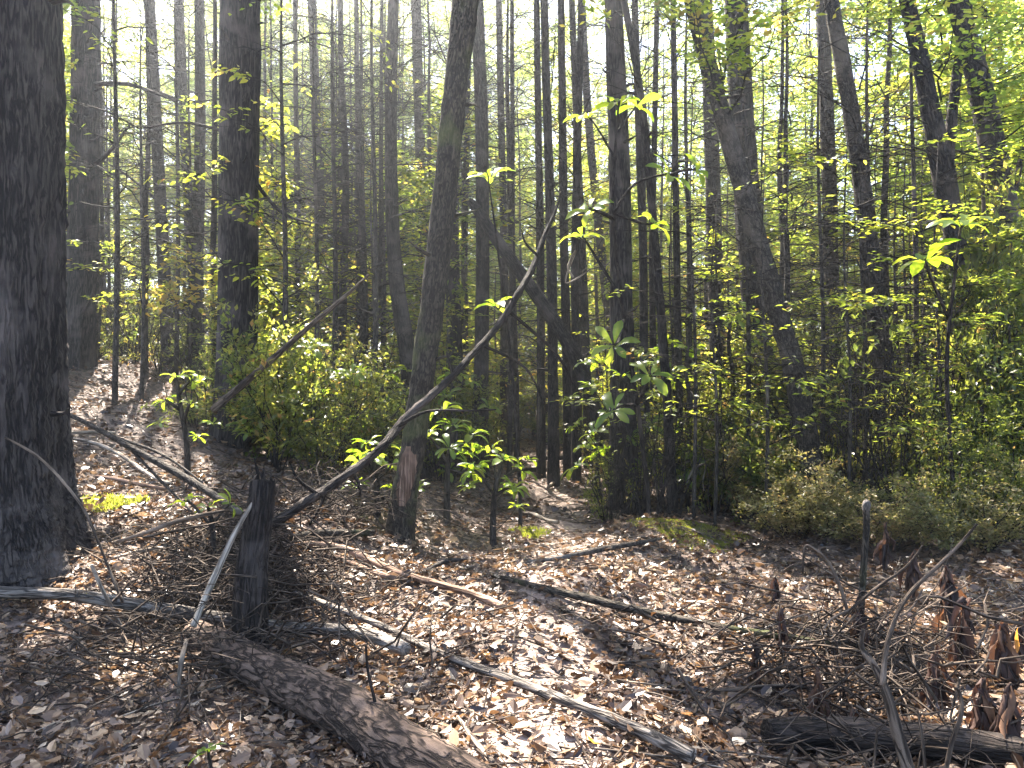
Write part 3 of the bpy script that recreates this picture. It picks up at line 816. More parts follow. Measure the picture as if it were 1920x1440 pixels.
for (Xd, Yd) in placed:
    fir = rb.uniform() < (.28 if Xd < -2 else .12)
    zb = float(terrain(Xd, Yd))
    ti = rb.integers(6); Hs = min(rb.uniform(.5, .8), (2.6 + .58 * Yd) / 18)
    side = 'on the bank' if Xd < -.2 * Yd else 'right of the path' if Xd > .14 * Yd else 'straight behind the path'
    t = root('conifer_tree' if fir else 'hardwood_tree', (Xd, Yd, zb), where(Xd, Yd, ('tall ' if Hs > .65 else 'short ') + ('drooping conifer ' if fir else 'leafy hardwood ') + ('far back' if Yd > 30 else 'midway back') + ', {}'), 'tree', 'background forest trees')
    me, wx, wy, wz = TRUNKS[ti]
    rs = rb.uniform(.28, .8)
    o = link('trunk', me, t); rz = rb.uniform(0, 6.28); o.scale = (rs, rs, Hs); o.rotation_euler = (0, 0, rz)
    h0 = rb.uniform(2.2, 4.5) if not fir else rb.uniform(2.0, 4.0)
    i = int(rb.integers(3 if fir else 4))
    cH = (14 + i) if fir else (12 + i)
    s = rb.uniform(.8, 1.25)
    place_foliage(('crown', 'twigs'), (FIR if fir else BROAD)[i], ('f' if fir else 'b', i), t, (Xd, Yd, zb + h0), rb.uniform(0, 6.28), (s, s, max(.4, (18 * Hs - h0) / cH)))

ri = np.random.default_rng(31)
for k in range(112):                                   # broad crowns that close the view between the trunks
    Yd = ri.uniform(19, 44) if k < 98 else ri.uniform(14, 24); px = (ri.uniform(-100, 1330) if k < 54 else ri.uniform(-100, 2020)) if k % 3 else ri.uniform(420, 1000)
    if 14 <= k < 98 and 500 < px < 1180 and k % 4: continue
    Xd = (px - 960) / F * Yd; zb = float(terrain(Xd, Yd)); i = int(ri.integers(4)); s_ = ri.uniform(.75, 1.05)
    if Yd < 20 and abs(Xd - np.interp(Yd, pcy, pcx)) < .8: continue
    t = root('hardwood_tree', (Xd, Yd, zb), where(Xd, Yd, ('wide-crowned hardwood ' if s_ > .9 else 'narrow-crowned hardwood ') + ('very far back' if Yd > 34 else 'far back' if Yd > 25 else 'midway back') + ', {}'), 'tree', 'background forest trees')
    me, wx, wy, wz = TRUNKS[int(ri.integers(6))]
    o = link('trunk', me, t); o.scale = (.36, .36, .68); o.rotation_euler = (0, 0, ri.uniform(0, 6.28))
    zc_ = ri.uniform(2.5, 4 + .13 * Yd) if k < 98 else ri.uniform(3.2, 5)
    place_foliage(('crown', 'twigs'), BROAD[i], ('b', i), t, (Xd, Yd, zb + (zc_ if 1 else ri.uniform(3.5, 8) if k < 40 else ri.uniform(3.6, 6))), ri.uniform(0, 6.28), (s_, s_, s_ * .95 if k < 98 and Yd > 27 else max(.3, (2.8 + .6 * Yd - zc_) / (12 + i))), carve=k >= 98 or Yd < 28, min_cut=.04 if k >= 98 else .5)

rh = np.random.default_rng(57)
for k in range(13):                                    # tall crowns that close the top of the view
    Yd = rh.uniform(28, 42); px = rh.uniform(380, 1250)
    Xd = (px - 960) / F * Yd; zb = float(terrain(Xd, Yd)); i = int(rh.integers(4)); s_ = rh.uniform(.85, 1.15)
    zc_ = 1.5 + Yd * rh.uniform(.22, .36)
    t = root('hardwood_tree', (Xd, Yd, zb), where(Xd, Yd, 'high-crowned hardwood ' + ('very far back' if Yd > 28 else 'far back') + ', {}'), 'tree', 'background forest trees')
    me, wx, wy, wz = TRUNKS[int(rh.integers(6))]
    o = link('trunk', me, t); o.scale = (.3, .3, (zc_ + 7) / 18); o.rotation_euler = (0, 0, rh.uniform(0, 6.28))
    place_foliage(('crown', 'twigs'), BROAD[i], ('b', i), t, (Xd, Yd, zb + zc_), rh.uniform(0, 6.28), (s_, s_, s_ * .62), carve=False)

# ------------------------------------------------------------------ leafy trees branching low, between the trunks
rl = np.random.default_rng(8)
n_low = 0
while n_low < 54:
    d = 12.5 + 22 * rl.uniform() ** 1.1
    px = rl.uniform(-150, 2050) if n_low % 3 else rl.uniform(380, 1250)
    X_ = (px - 960) / F * d
    if abs(X_ - np.interp(d, pcy, pcx)) < 1.0 and d < 19: continue
    zb = float(terrain(X_, d)); i = int(rl.integers(3)); hs = rl.uniform(.65, 1.25)
    wh = 'on the left bank' if px < 420 else 'behind the main leaning tree' if px < 860 else 'behind the end of the path' if px < 1240 else 'beyond the right thicket'
    t = root('broadleaf_tree', (X_, d, zb), where(X_, d, ('tall ' if hs > .95 else 'small ') + 'low-branched leafy tree ' + ('far back' if d > 22 else 'midway back') + ', {}'), 'tree', 'leafy trees branching low')
    tb = TRUNKS[int(rl.integers(6))][0]
    o = link('trunk', tb, t); o.scale = (.42 * hs, .42 * hs, (8.8 + .6 * i) * hs / 18)
    place_foliage(('crown', 'twigs'), LOW[i], ('l', i), t, (X_, d, zb + .6), rl.uniform(0, 6.28), (hs, hs, hs))
    n_low += 1

# ------------------------------------------------------------------ understory trees
def sapling_tree(label, px, py, d, hs, ws, i, group=None, leanx=0.0):
    p = at(px, py, d); z = float(terrain(p.x, p.y))
    t = root('understory_tree', (p.x, p.y, z), label, 'young tree', group)
    H = (4.4 + .4 * i) * hs
    tb = tube([(0, 0, -.1), (.03, .02, H * .35), (-.03, .03, H * .7), (0, 0, H)], [.028 * hs, .022 * hs, .014 * hs, .004], 8, .04, 0, i, sub=4)
    link('trunk', make_mesh('trunk', [tb], [M['bark_smooth']]), t)
    place_foliage(('foliage', 'twigs'), SPRAY[i], ('s', i), t, (p.x, p.y, z), random.uniform(0, 6.28), (ws, ws, hs), carve=True, min_cut=.18)


GU = 'young understory trees'
for k, (lab, px, d, hs, ws) in enumerate([
        ('young tree with yellow-green layered sprays before the left-leaning hardwood', 1340, 8.2, .78, .95),
        ('young tree with lit sprays at the foot of the left-leaning hardwood', 1480, 9.2, .9, 1.0),
        ('young tree with layered leaves below the pale-striped trunk', 1620, 8.6, .85, .95),
        ('leafy young tree in the thicket below the forked trunk', 1760, 8.0, .72, 1.0),
        ('dense young tree filling the right edge below the lichen-spotted trunk', 1900, 7.8, .72, 1.05),
        ('young tree with pale sprays right of the middle conifer', 1260, 10.5, .9, .9),
        ('tall young tree with sunlit sprays between the two left conifers', 265, 11.5, 1.2, 1.2), ('tall young tree right of the thick straight conifer', 590, 11, 1.35, 1.1),
        ('young tree with airy sprays left of the bowed trunk', 680, 13, 1.5, 1.3), ('airy young tree behind the crossing of the two dead trunks', 1010, 12.5, 1.3, .9),
        ('tall young tree spreading before the shaded bank trunk', 215, 10.5, 1.5, 1.3), ('tall young tree on the bank behind the pale-lit left trunk', 330, 14.0, 1.7, 1.3), ('tall young tree spreading right beside the thick straight conifer', 530, 9.6, 1.55, 1.15),
        ('tall young tree before the pale slim trunk', 625, 11.8, 1.75, 1.3), ('tall young tree spreading behind the main leaning tree', 700, 10.2, 1.5, 1.0), ('tall young tree spreading over the straight dark trunk', 955, 13.0, 1.75, 1.2), ('tall young tree left of the ridged middle conifer', 1085, 14.0, 1.8, 1.2), ('tall young tree right of the dark pathside stem', 1290, 11.0, 1.6, 1.1),
        ('leafy young tree spreading before the broad grey trunk', 1400, 9.4, 1.25, 1.1), ('low sunny young tree right of the dark pathside stem', 1300, 8.3, .85, .9), ('sunny young tree crossing the front of the left-leaning hardwood', 1435, 8.0, .9, 1.0), ('bright young tree before the pale-striped trunk', 1590, 7.9, .85, 1.0), ('sunny young tree before the thin upright trunk', 1540, 9.0, 1.2, 1.05), ('young tree spreading between the pale-striped and forked trunks', 1715, 9.2, 1.35, 1.1), ('young tree spreading under the lichen-spotted trunk', 1850, 9.4, 1.4, 1.15), ('tall young tree deep behind the pale-striped trunk', 1630, 12.0, 1.8, 1.3)]):
    sapling_tree(lab, px, 720, d, hs, ws, k % 4, GU)
ru = np.random.default_rng(5)
for k in range(120):
    d = ru.uniform(9.5, 26); px = ru.uniform(60, 1980)
    X_ = (px - 960) / F * d
    if abs(X_ - np.interp(d, pcy, pcx)) < (1.3 if d < 14 else .6) and d < 22: continue
    if px < 960 and d < 11.5: continue
    wh = 'on the left bank' if px < 560 else 'near the end of the path' if px < 1200 else 'deep in the thicket on the right'
    hs_ = ru.uniform(.7, 1.5)
    sapling_tree(where(X_, d, ('tall slim' if hs_ > 1.1 else 'short') + ' young airy tree ' + ('far back' if d > 18 else 'nearer') + ', {}'), px, 720, d, hs_, ru.uniform(.9, 1.5), k % 4, GU)

# ------------------------------------------------------------------ shrubs
def shrub(label, px, py, d, s, sz, group, i):
    if d is None:
        p = G(px, py)
    else:
        p = at(px, 720, d)
    z = float(terrain(p.x, p.y))
    t = root('shrub', (p.x, p.y, z), label, 'shrub', group)
    place_foliage(('foliage', 'stems'), SHRUB[i], ('h', i), t, (p.x, p.y, z), random.uniform(0, 6.28), (s, s, sz), carve=True, min_cut=.22)


k = 0
for (px, py, s, sz, lab) in [
        (1340, 915, .95, .75, 'pale dry small-leaved shrub right of the sunny moss patch'), (1470, 955, 1.0, .9, 'small-leaved shrub reaching low over the litter near the dead stalk'),
        (1190, 945, .85, .75, 'dark green shrub beside the footpath before the middle conifer'), (1125, 905, .5, .5, 'low olive shrub crowding the bend of the footpath'),
        (1580, 925, 1.1, 1.1, 'tall dense shrub in the middle of the right thicket'), (1720, 935, 1.2, 1.25, 'tall dense shrub behind the withered stalks'),
        (1880, 950, 1.2, 1.35, 'shaded dense shrub filling the right edge'), (600, 900, .9, 1.05, 'dark small-leaved shrub behind the fallen dead branch'),
        (520, 880, .9, 1.0, 'dark shrub behind the dead snag'), (1280, 900, .95, 1.0, 'shrub with pale arching stems right of the footpath')]:
    shrub(lab, px, py, None, s, sz, 'shrubs near the path', 5 if lab.startswith('pale dry') or 'arching' in lab else k % 5); k += 1
for px, d, s_, sz_, lab in [
        (1400, 9.0, 1.0, .95, 'pale-leaved shrub under the lit young tree beside the moss patch'), (1500, 8.6, 1.05, 1.15, 'olive shrub at the foot of the left-leaning hardwood'),
        (1600, 8.3, 1.1, 1.35, 'tall shrub under the pale-striped leaning trunk'), (1700, 8.0, 1.1, 1.45, 'tall shrub behind the reddish withered plant'),
        (1810, 7.8, 1.15, 1.6, 'towering shrub below the forked trunk'), (1910, 7.6, 1.2, 1.75, 'towering shaded shrub at the extreme right edge'), (1655, 9.4, 1.2, 1.7, 'high shrub closing the gap below the striped trunk'),
        (1860, 9.0, 1.25, 1.9, 'high shrub at the foot of the lichen-spotted trunk'), (1540, 10, 1.2, 1.6, 'high shrub behind the olive one'), (1440, 10.4, 1.1, 1.4, 'rounded shrub deep between the leaning hardwood and the grey trunk'),
        (1760, 7.0, .8, .75, 'low shrub fringing the withered plants'), (1560, 7.4, .7, .6, 'low shrub fringing the litter near the dead stalk'), (1490, 7.6, .7, .5, 'low dry shrub fringing the litter beside the moss patch'), (1660, 6.9, .75, .5, 'low sprawling shrub fringing the litter behind the dead stalk'), (1830, 6.4, .7, .55, 'low sprawling shrub fringing the litter at the rusty withered plants'),
        (1880, 6.8, .8, .8, 'low dark shrub at the right edge above the litter'),
        (560, 9.6, 1.1, 1.25, 'dark shrub right of the thick straight conifer'), (640, 10.6, 1.2, 1.4, 'dark shrub behind the broad dark-green sapling'), (700, 9.4, .9, .95, 'small-leaved shrub left of the main leaning trunk'),
        (830, 11, 1.1, 1.2, 'shrub right behind the main leaning trunk'), (250, 15, 1.4, 1.7, 'dark shrub on the crest of the left bank'), (350, 14, 1.3, 1.5, 'dark shrub on the bank left of the thick straight conifer'), (200, 17, 1.4, 1.9, 'shrub on the bank beyond the shaded trunk'),
        (1185, 8.9, .75, 1.25, 'upright shrub hiding the foot of the ridged middle conifer'), (1262, 8.5, .8, 1.05, 'leafy shrub in front of the thin dark pathside stem'), (1140, 8.6, .65, .95, 'low leafy shrub bordering the path right of its bend'), (1222, 8.3, .75, 1.15, 'bushy shrub before the ridged middle conifer, beside the upright one'), (1600, 8.8, 1.1, 1.95, 'very tall loose shrub left of the pale-striped trunk'),
        (1690, 8.5, 1.1, 2.0, 'very tall loose shrub right of the pale-striped trunk'), (1775, 8.6, 1.1, 2.1, 'very tall loose shrub at the foot of the forked trunk'), (1930, 8.2, 1.1, 2.2, 'very tall loose shrub past the lichen-spotted trunk'),
        (1340, 8.9, .85, 1.0, 'shrub between the pathside stem and the left-leaning hardwood'),
        (960, 19, 1.3, 1.3, 'dark shrub closing the left side of the path end'), (1010, 22, 1.5, 1.4, 'dark shrub closing the far path end'), (900, 17, 1.3, 1.1, 'shrub at the straight dark trunk behind the path'), (1080, 18, 1.2, 1.2, 'dark shrub closing the right side of the path end')]:
    shrub(lab, px, 720, d, s_, sz_, 'shrubs near the path', 5 if lab.startswith('pale-leaved') or 'fringing the litter' in lab else k % 5); k += 1
for j in range(150):
    d = 9.5 + 17 * ru.uniform() ** 1.2; px = ru.uniform(-60, 2000)
    X_ = (px - 960) / F * d
    if d < 18 and abs(X_ - np.interp(d, pcy, pcx)) < 1.2: continue
    if px < 330 and d < 13.5: continue
    wh = 'on the left bank' if px < 560 else 'left of the path end' if px < 960 else 'right of the path end' if px < 1260 else 'in the right thicket'
    big = 1.0 if px < 1240 else 1.35
    sw_, sh_ = ru.uniform(.8, 1.4), ru.uniform(.7, 1.2) * big
    shrub(where(X_, d, ('broad ' if sw_ > 1.1 else 'narrow ') + ('high' if sh_ > 1.15 else 'low') + ' shrub ' + ('far back' if d > 16 else 'nearer') + ', {}'), px, 720, d, sw_, sh_, 'shrubs of the understory', j % 5)

# ------------------------------------------------------------------ whorled-leaf saplings (large leaves one by one)
LEAF_ME = []
for i in range(5):
    r_ = np.random.default_rng(300 + i)
    q = leafpart(np.zeros((1, 3)), np.array([[1.0, 0, 0]]), np.array([[0, 0, 1.0]]), 1.0, .95 + .1 * r_.uniform(), LEAFW, 0, np.array([.3 + .12 * i]), np.array([-.35 - .1 * i]), smooth=True)
    q['tint'] = q['tint'] + np.where(np.isin(np.arange(12), (0, 10, 11)), .3, 0.0)
    LEAF_ME.append(make_mesh('leaf', [q], [M['rhodo']]))


def frame(D, U):
    D = Vector(D).normalized(); S = Vector(U).cross(D).normalized(); N = D.cross(S)
    return Matrix((D, S, N)).transposed().to_4x4()


def whorl(t, base, p, ax, L, n, rng, spread=1.0):
    a0 = rng.uniform(0, 6.28)
    ax = Vector(ax).normalized()
    e1 = ax.orthogonal().normalized(); e2 = ax.cross(e1)
    for i in range(n):
        a = a0 + i * 6.283 / n + rng.normal(0, .18)
        d = (e1 * math.cos(a) + e2 * math.sin(a)) * spread + ax * rng.uniform(-.35, .5)
        o = link('leaf', LEAF_ME[int(rng.integers(5))], t)
        l = L * rng.uniform(.7, 1.15)
        o.matrix_local = Matrix.Translation(p - base) @ frame(d, ax + Vector(rng.normal(0, .18, 3))) @ Matrix.Diagonal((l, l * rng.uniform(.9, 1.25), l, 1))


def whorl_sapling(label, stem, twigs, L, seed, n=7, extra=0, reach=.35, group='saplings with whorls of large leaves'):
    """stem: [(px,py,w,d)], twigs: lists of the same ending in a whorl"""
    rng = np.random.default_rng(seed)
    P = [at(x, y, d) for x, y, w, d in stem]
    rad = [w * 1.5 / 2 / F * d for x, y, w, d in stem]
    g = P[0].copy(); g.z = float(terrain(g.x, g.y)) - .03
    if P[0].z > g.z + .05:
        P.insert(0, g); rad.insert(0, rad[0] * 1.15)
    base = P[0].copy()
    t = root('whorled_sapling', base, label, 'sapling', group)
    link('stem', make_mesh('stem', local([tube(P, rad, 7, .05, 0, seed, sub=4)], base), [M['bark']]), t)
    whorl(t, base, P[-1], P[-1] - P[-2], L, n, rng)
    for tw in twigs:
        Q = [at(x, y, d) for x, y, w, d in tw]
        link('twig', make_mesh('twig', local([tube(Q, [w * .9 / F * d for x, y, w, d in tw], 6, .04, 0, seed, sub=4)], base), [M['bark']]), t)
        whorl(t, base, Q[-1], (Q[-1] - Q[-2]).normalized() + Vector((0, 0, .8)), L * rng.uniform(.85, 1.1), n, rng)
    for k in range(extra):
        i = int(rng.integers(1, len(P))); u = rng.uniform(0, 1)
        p0 = P[i - 1].lerp(P[i], u) if i > 1 else P[0].lerp(P[1], .45 + .55 * u)
        a = rng.uniform(0, 6.28); q = Vector((math.cos(a), math.sin(a), rng.uniform(.1, .7))) * reach * rng.uniform(.5, 1.1)
        link('twig', make_mesh('twig', local([tube([p0, p0 + q * .5 + Vector((0, 0, -.02)), p0 + q], [.006, .004, .003], 5, .04, 0, seed + k, sub=3)], base), [M['bark']]), t)
        whorl(t, base, p0 + q, q.normalized() * .6 + Vector((0, 0, 1)), L * rng.uniform(.7, 1.05), n, rng)


def far_(seg, k):
    return [(x, y, w, d * k) for x, y, w, d in seg]


whorl_sapling('tall slender sapling with big whorled leaves before the middle conifer', far_([(1215, 930, 6, 3.9), (1195, 760, 6, 3.8), (1165, 560, 5, 3.7), (1150, 380, 4, 3.6), (1160, 190, 3, 3.5)], 2.1),
              [far_(q, 2.1) for q in ([(1150, 400, 4, 3.6), (1190, 345, 3, 3.6), (1255, 325, 3, 3.5)], [(1152, 410, 5, 3.6), (1130, 400, 4, 3.5), (1105, 390, 3, 3.4)], [(1170, 600, 4, 3.7), (1160, 640, 3, 3.6), (1150, 645, 3, 3.5)],
               [(1195, 760, 4, 3.8), (1215, 715, 3, 3.7), (1220, 700, 2, 3.6)], [(1195, 760, 4, 3.8), (1170, 760, 3, 3.7), (1150, 768, 2, 3.6)], [(1150, 400, 4, 3.6), (1210, 420, 3, 3.7), (1230, 415, 2, 3.7)], [(1165, 560, 4, 3.7), (1110, 470, 3, 3.7), (1090, 440, 2, 3.7)],
               [(1250, 330, 3, 3.6), (1280, 320, 3, 3.6), (1310, 318, 2, 3.6)], [(1155, 300, 3, 3.6), (1120, 240, 2, 3.6), (1100, 215, 2, 3.6)], [(1155, 250, 3, 3.6), (1185, 210, 2, 3.6), (1195, 195, 2, 3.6)])], .25, 1, 6)
whorl_sapling('slim sapling with one bright leaf whorl hanging before the dark straight trunk', far_([(975, 920, 5, 4.6), (960, 700, 4, 4.4), (935, 480, 3, 4.2), (915, 330, 2, 4.1)], 1.8), [far_([(945, 560, 3, 4.3), (935, 580, 2, 4.2), (930, 570, 2, 4.2)], 1.8)], .28, 2, 7)
whorl_sapling('sapling with a single glowing upright whorl at the right edge', far_([(1790, 960, 5, 4.6), (1775, 700, 5, 4.4), (1790, 520, 4, 4.2), (1803, 415, 3, 4.1)], 1.5), [far_([(1780, 600, 3, 4.3), (1745, 520, 3, 4.2), (1735, 480, 2, 4.2)], 1.5)], .27, 3, 8)
for lab_, x_, y_, d_, L_, sd_, nx_ in [('leafy sapling with bright whorls right of the footpath', 1165, 700, 9.2, .24, 21, 9), ('broad sapling with drooping big leaves under the middle conifer', 1210, 660, 9.8, .24, 22, 10), ('sapling with big pale leaves left of the long left-leaning hardwood', 1290, 650, 9.6, .24, 23, 9),
                                       ('rounded sapling of big leaves behind the lit young trees', 1370, 600, 10.5, .24, 24, 9), ('sapling with glowing whorls behind the slanting dead branch', 590, 690, 9.0, .22, 25, 10), ('sapling of broad leaves just left of the bowed trunk', 720, 700, 10.5, .24, 26, 10),
                                       ('broad-leaved sapling behind the main leaning trunk', 850, 700, 11, .24, 27, 9), ('sapling of big leaves filling the gap left of the straight dark trunk', 500, 740, 9.6, .22, 28, 8)]:
    whorl_sapling(lab_, [(x_, y_ + 200, 6, d_), (x_ + 5, y_ + 110, 6, d_), (x_ - 4, y_ + 50, 5, d_), (x_, y_, 4, d_)], [], L_, sd_, 8, nx_, .6)
whorl_sapling('bright sapling with stacked whorls just right of the main leaning trunk', [(838, 905, 8, 8), (842, 850, 7, 8), (850, 795, 6, 8)], [[(840, 870, 4, 8), (815, 830, 3, 7.9), (800, 815, 3, 7.9)], [(840, 860, 4, 8), (870, 830, 3, 8), (885, 810, 3, 8)], [(842, 880, 4, 8), (865, 885, 3, 8), (880, 875, 2, 8)], [(842, 850, 4, 8), (835, 780, 3, 8.1), (830, 765, 3, 8.1)]], .2, 4, 8, 6)
whorl_sapling('low glowing sapling left of the footpath bend', [(925, 960, 8, 7.4), (930, 910, 7, 7.4), (945, 860, 5, 7.4)], [[(928, 930, 4, 7.4), (900, 890, 3, 7.3), (885, 880, 3, 7.3)], [(930, 910, 4, 7.4), (960, 885, 3, 7.4), (980, 880, 3, 7.4)], [(928, 930, 4, 7.4), (950, 915, 3, 7.3), (960, 915, 3, 7.3)], [(930, 900, 4, 7.4), (925, 850, 3, 7.5), (920, 840, 3, 7.5)]], .18, 5, 8, 7)
whorl_sapling('lit sapling with drooping whorls left of the main leaning trunk', [(708, 930, 8, 7.6), (705, 890, 7, 7.6), (700, 855, 5, 7.6)], [[(706, 900, 4, 7.6), (680, 870, 3, 7.5), (672, 862, 3, 7.5)], [(706, 900, 4, 7.6), (728, 880, 3, 7.6), (735, 872, 3, 7.6)], [(702, 870, 4, 7.6), (690, 835, 3, 7.7), (688, 828, 2, 7.7)]], .18, 6, 8, 5)
whorl_sapling('yellow-green sapling lit at the foot of the thick straight conifer', [(352, 900, 8, 7.6), (350, 830, 7, 7.6), (338, 760, 6, 7.6), (330, 705, 4, 7.6)], [[(345, 790, 4, 7.6), (352, 765, 3, 7.5), (358, 755, 3, 7.5)], [(340, 770, 4, 7.6), (318, 755, 3, 7.6), (310, 748, 3, 7.6)], [(335, 740, 4, 7.6), (350, 720, 3, 7.6), (362, 712, 3, 7.6)]], .16, 7, 6, 4)
whorl_sapling('broad dark-green sapling spreading behind the fallen dead branch', [(650, 900, 9, 9.6), (650, 820, 8, 9.6), (655, 740, 6, 9.6)], [[(650, 840, 4, 9.6), (600, 790, 4, 9.5), (570, 770, 3, 9.5)], [(650, 820, 4, 9.6), (700, 770, 4, 9.7), (725, 750, 3, 9.7)], [(652, 790, 4, 9.6), (620, 730, 4, 9.7), (605, 710, 3, 9.7)], [(652, 780, 4, 9.6), (680, 720, 3, 9.6), (690, 700, 3, 9.6)], [(650, 850, 4, 9.6), (620, 830, 3, 9.4), (605, 825, 3, 9.4)], [(650, 850, 4, 9.6), (690, 820, 3, 9.4), (700, 812, 3, 9.4)]], .23, 8, 9, 12, .6)
whorl_sapling('sapling with pale whorls under the thick straight conifer', [(560, 860, 8, 10), (556, 780, 7, 10), (545, 700, 5, 10)], [[(556, 780, 4, 10), (520, 740, 3, 10), (505, 725, 3, 10)], [(552, 740, 4, 10), (580, 690, 3, 10), (590, 670, 3, 10)]], .2, 9, 7, 5)
whorl_sapling('small sapling with sprawling leaves beside the dead snag', [(400, 1010, 7, 5.2), (395, 970, 6, 5.2), (390, 950, 4, 5.2)], [[(398, 990, 3, 5.2), (360, 945, 3, 5.1), (345, 938, 2, 5.1)], [(398, 985, 3, 5.2), (425, 950, 3, 5.2), (435, 945, 2, 5.2)]], .12, 10, 6)
whorl_sapling('tiny seedling with a few broad leaves beside the bottom log', [(395, 1440, 5, 2.72), (392, 1420, 4, 2.72), (390, 1405, 3, 2.72)], [], .085, 12, 6)
whorl_sapling('shaded sapling with spreading whorls at the end of the path', [(1120, 850, 7, 10.5), (1118, 780, 6, 10.5), (1112, 720, 5, 10.5)], [[(1118, 790, 4, 10.5), (1150, 745, 3, 10.4), (1165, 735, 3, 10.4)], [(1116, 770, 4, 10.5), (1085, 750, 3, 10.5), (1070, 745, 3, 10.5)], [(1118, 800, 4, 10.5), (1090, 800, 3, 10.3), (1080, 795, 3, 10.3)]], .2, 13, 8, 6)

# ------------------------------------------------------------------ fallen wood
def fallen(name, label, pts, mat='dead', lift=.7, sides=10, rough=.06, flute=0, ends=(), cat='fallen branch', group=None, seed=None, sub=5, wig=0.0):
    """lies on the ground along the given pixels (x, y, width)"""
    seed = seed if seed is not None else int(pts[0][0] + pts[0][1])
    A = np.array(pts, float); n_ = len(A)
    t_ = np.linspace(0, n_ - 1, (n_ - 1) * 5 + 1)
    A = np.stack([np.interp(t_, range(n_), A[:, i]) for i in range(3)], -1)
    Q = [G(x, y) for x, y, w in A]
    r = [w / 2 / F * q.y for (x, y, w), q in zip(A, Q)]
    gx = np.array([q.x for q in Q]); gy = np.array([q.y for q in Q])
    for _ in range(6):
        gx[1:-1] = (gx[:-2] + 2 * gx[1:-1] + gx[2:]) / 4; gy[1:-1] = (gy[:-2] + 2 * gy[1:-1] + gy[2:]) / 4
    gz = terrain(gx, gy); m_ = len(gz)
    gz = np.array([max(gz[max(0, i - 3):i + 4]) for i in range(m_)])
    for _ in range(8):
        gz[1:-1] = (gz[:-2] + 2 * gz[1:-1] + gz[2:]) / 4
    P = [Vector((gx[i], gy[i], gz[i] + r[i] * lift + .014)) for i in range(m_)]
    sub = max(1, sub // 4)
    base = P[0].copy()
    me = make_mesh(name, local([tube(P, r, sides, rough, flute, seed, sub=sub)], base), [M[mat]])
    o = link(name, me); o.location = base
    return tag(o, label, cat, group)


def hung(name, label, pts, mat='dead', side=(), cat='dead branch', sides=9, rough=.05, seed=None, group=None):
    """an off-ground branch (x, y, width, depth) with side twigs as parts"""
    seed = seed if seed is not None else int(pts[0][0] + pts[0][1])
    P = [at(x, y, d) for x, y, w, d in pts]; r = [w / 2 / F * d for x, y, w, d in pts]
    base = P[0].copy()
    o = link(name, make_mesh(name, local([tube(P, r, sides, rough, 0, seed, sub=6)], base), [M[mat]])); o.location = base
    for s in side:
        Q = [at(x, y, d) for x, y, w, d in s]
        link('twig', make_mesh('twig', local([tube(Q, [w / 2 / F * d for x, y, w, d in s], 6, .04, 0, seed + 3, sub=5)], base), [M[mat]]), o)
    return tag(o, label, cat, group)


fallen('fallen_log', 'rough brown log lying diagonally across the bottom left', [(365, 1215, 60), (460, 1268, 72), (570, 1335, 84), (680, 1400, 96), (800, 1480, 110), (900, 1560, 120)], 'log', .55, 40, .03, .03, cat='log', sub=16)
fallen('fallen_log', 'black rotten log lying in the bottom right corner', [(1440, 1405, 62), (1560, 1420, 64), (1700, 1432, 64), (1850, 1440, 60), (1990, 1450, 58)], 'char', .6, 40, .05, .05, cat='log', sub=14)
fallen('fallen_branch', 'long grey barked branch reaching in from the left edge', [(-40, 1140, 22), (100, 1155, 22), (230, 1172, 24), (340, 1192, 26), (450, 1205, 24), (560, 1212, 22), (660, 1225, 24), (760, 1252, 26)], 'grey', 2.3, sub=8)
fallen('fallen_branch', 'long thin branch running from the snag to the bottom edge', [(505, 1105, 8), (600, 1150, 11), (700, 1195, 13), (830, 1245, 15), (960, 1298, 18), (1100, 1352, 21), (1200, 1398, 24), (1300, 1455, 28)], 'grey', 1.3, sub=8)
fallen('broken_trunk', 'splintered reddish broken trunk lit by the sun', [(560, 1028, 8), (640, 1050, 13), (720, 1078, 14), (800, 1104, 13), (870, 1128, 15), (945, 1150, 13)], 'red', 1.1, 12, .09, 0, sub=8, cat='broken trunk')
fallen('broken_trunk', 'split reddish slat of wood just below the splintered trunk', [(575, 1048, 10), (650, 1068, 12), (710, 1086, 12), (760, 1100, 8)], 'red', .8, 8, .1, 0, cat='broken trunk')
fallen('fallen_branch', 'mossy thin trunk lying across the litter towards the right', [(935, 1090, 8), (1010, 1112, 12), (1090, 1134, 15), (1180, 1160, 17), (1280, 1178, 15), (1400, 1200, 13), (1500, 1216, 14), (1580, 1222, 12)], 'bark_moss', .9, sub=8)
fallen('fallen_branch', 'mossy log end beside the dead snag', [(545, 1018, 14), (600, 1015, 18), (700, 1018, 12)], 'bark_moss', .8)
fallen('fallen_branch', 'grey stick across the path middle', [(985, 1062, 4), (1050, 1056, 9), (1110, 1042, 11), (1200, 1028, 9), (1240, 1020, 5)], 'bark_smooth', 1.0)
fallen('fallen_branch', 'thin dark stick left of the path in the litter', [(795, 1080, 8), (850, 1064, 8), (890, 1052, 6)], 'bark', 1.1)
fallen('fallen_branch', 'bowed stick on the path verge before the dark green shrub', [(1100, 968, 5), (1150, 955, 8), (1200, 944, 8), (1250, 938, 5)], 'bark', 1.1)
fallen('fallen_branch', 'pale stick lying along the left edge of the path', [(975, 970, 6), (1010, 978, 7), (1045, 990, 7)], 'pale', 1)
fallen('fallen_branch', 'dark log laid across the path, farther of the two', [(985, 864, 7), (1020, 866, 9), (1062, 864, 8)], 'char', .9)
fallen('fallen_branch', 'dark log laid across the path, nearer of the two', [(968, 888, 7), (1010, 889, 10), (1050, 886, 8)], 'char', .9)
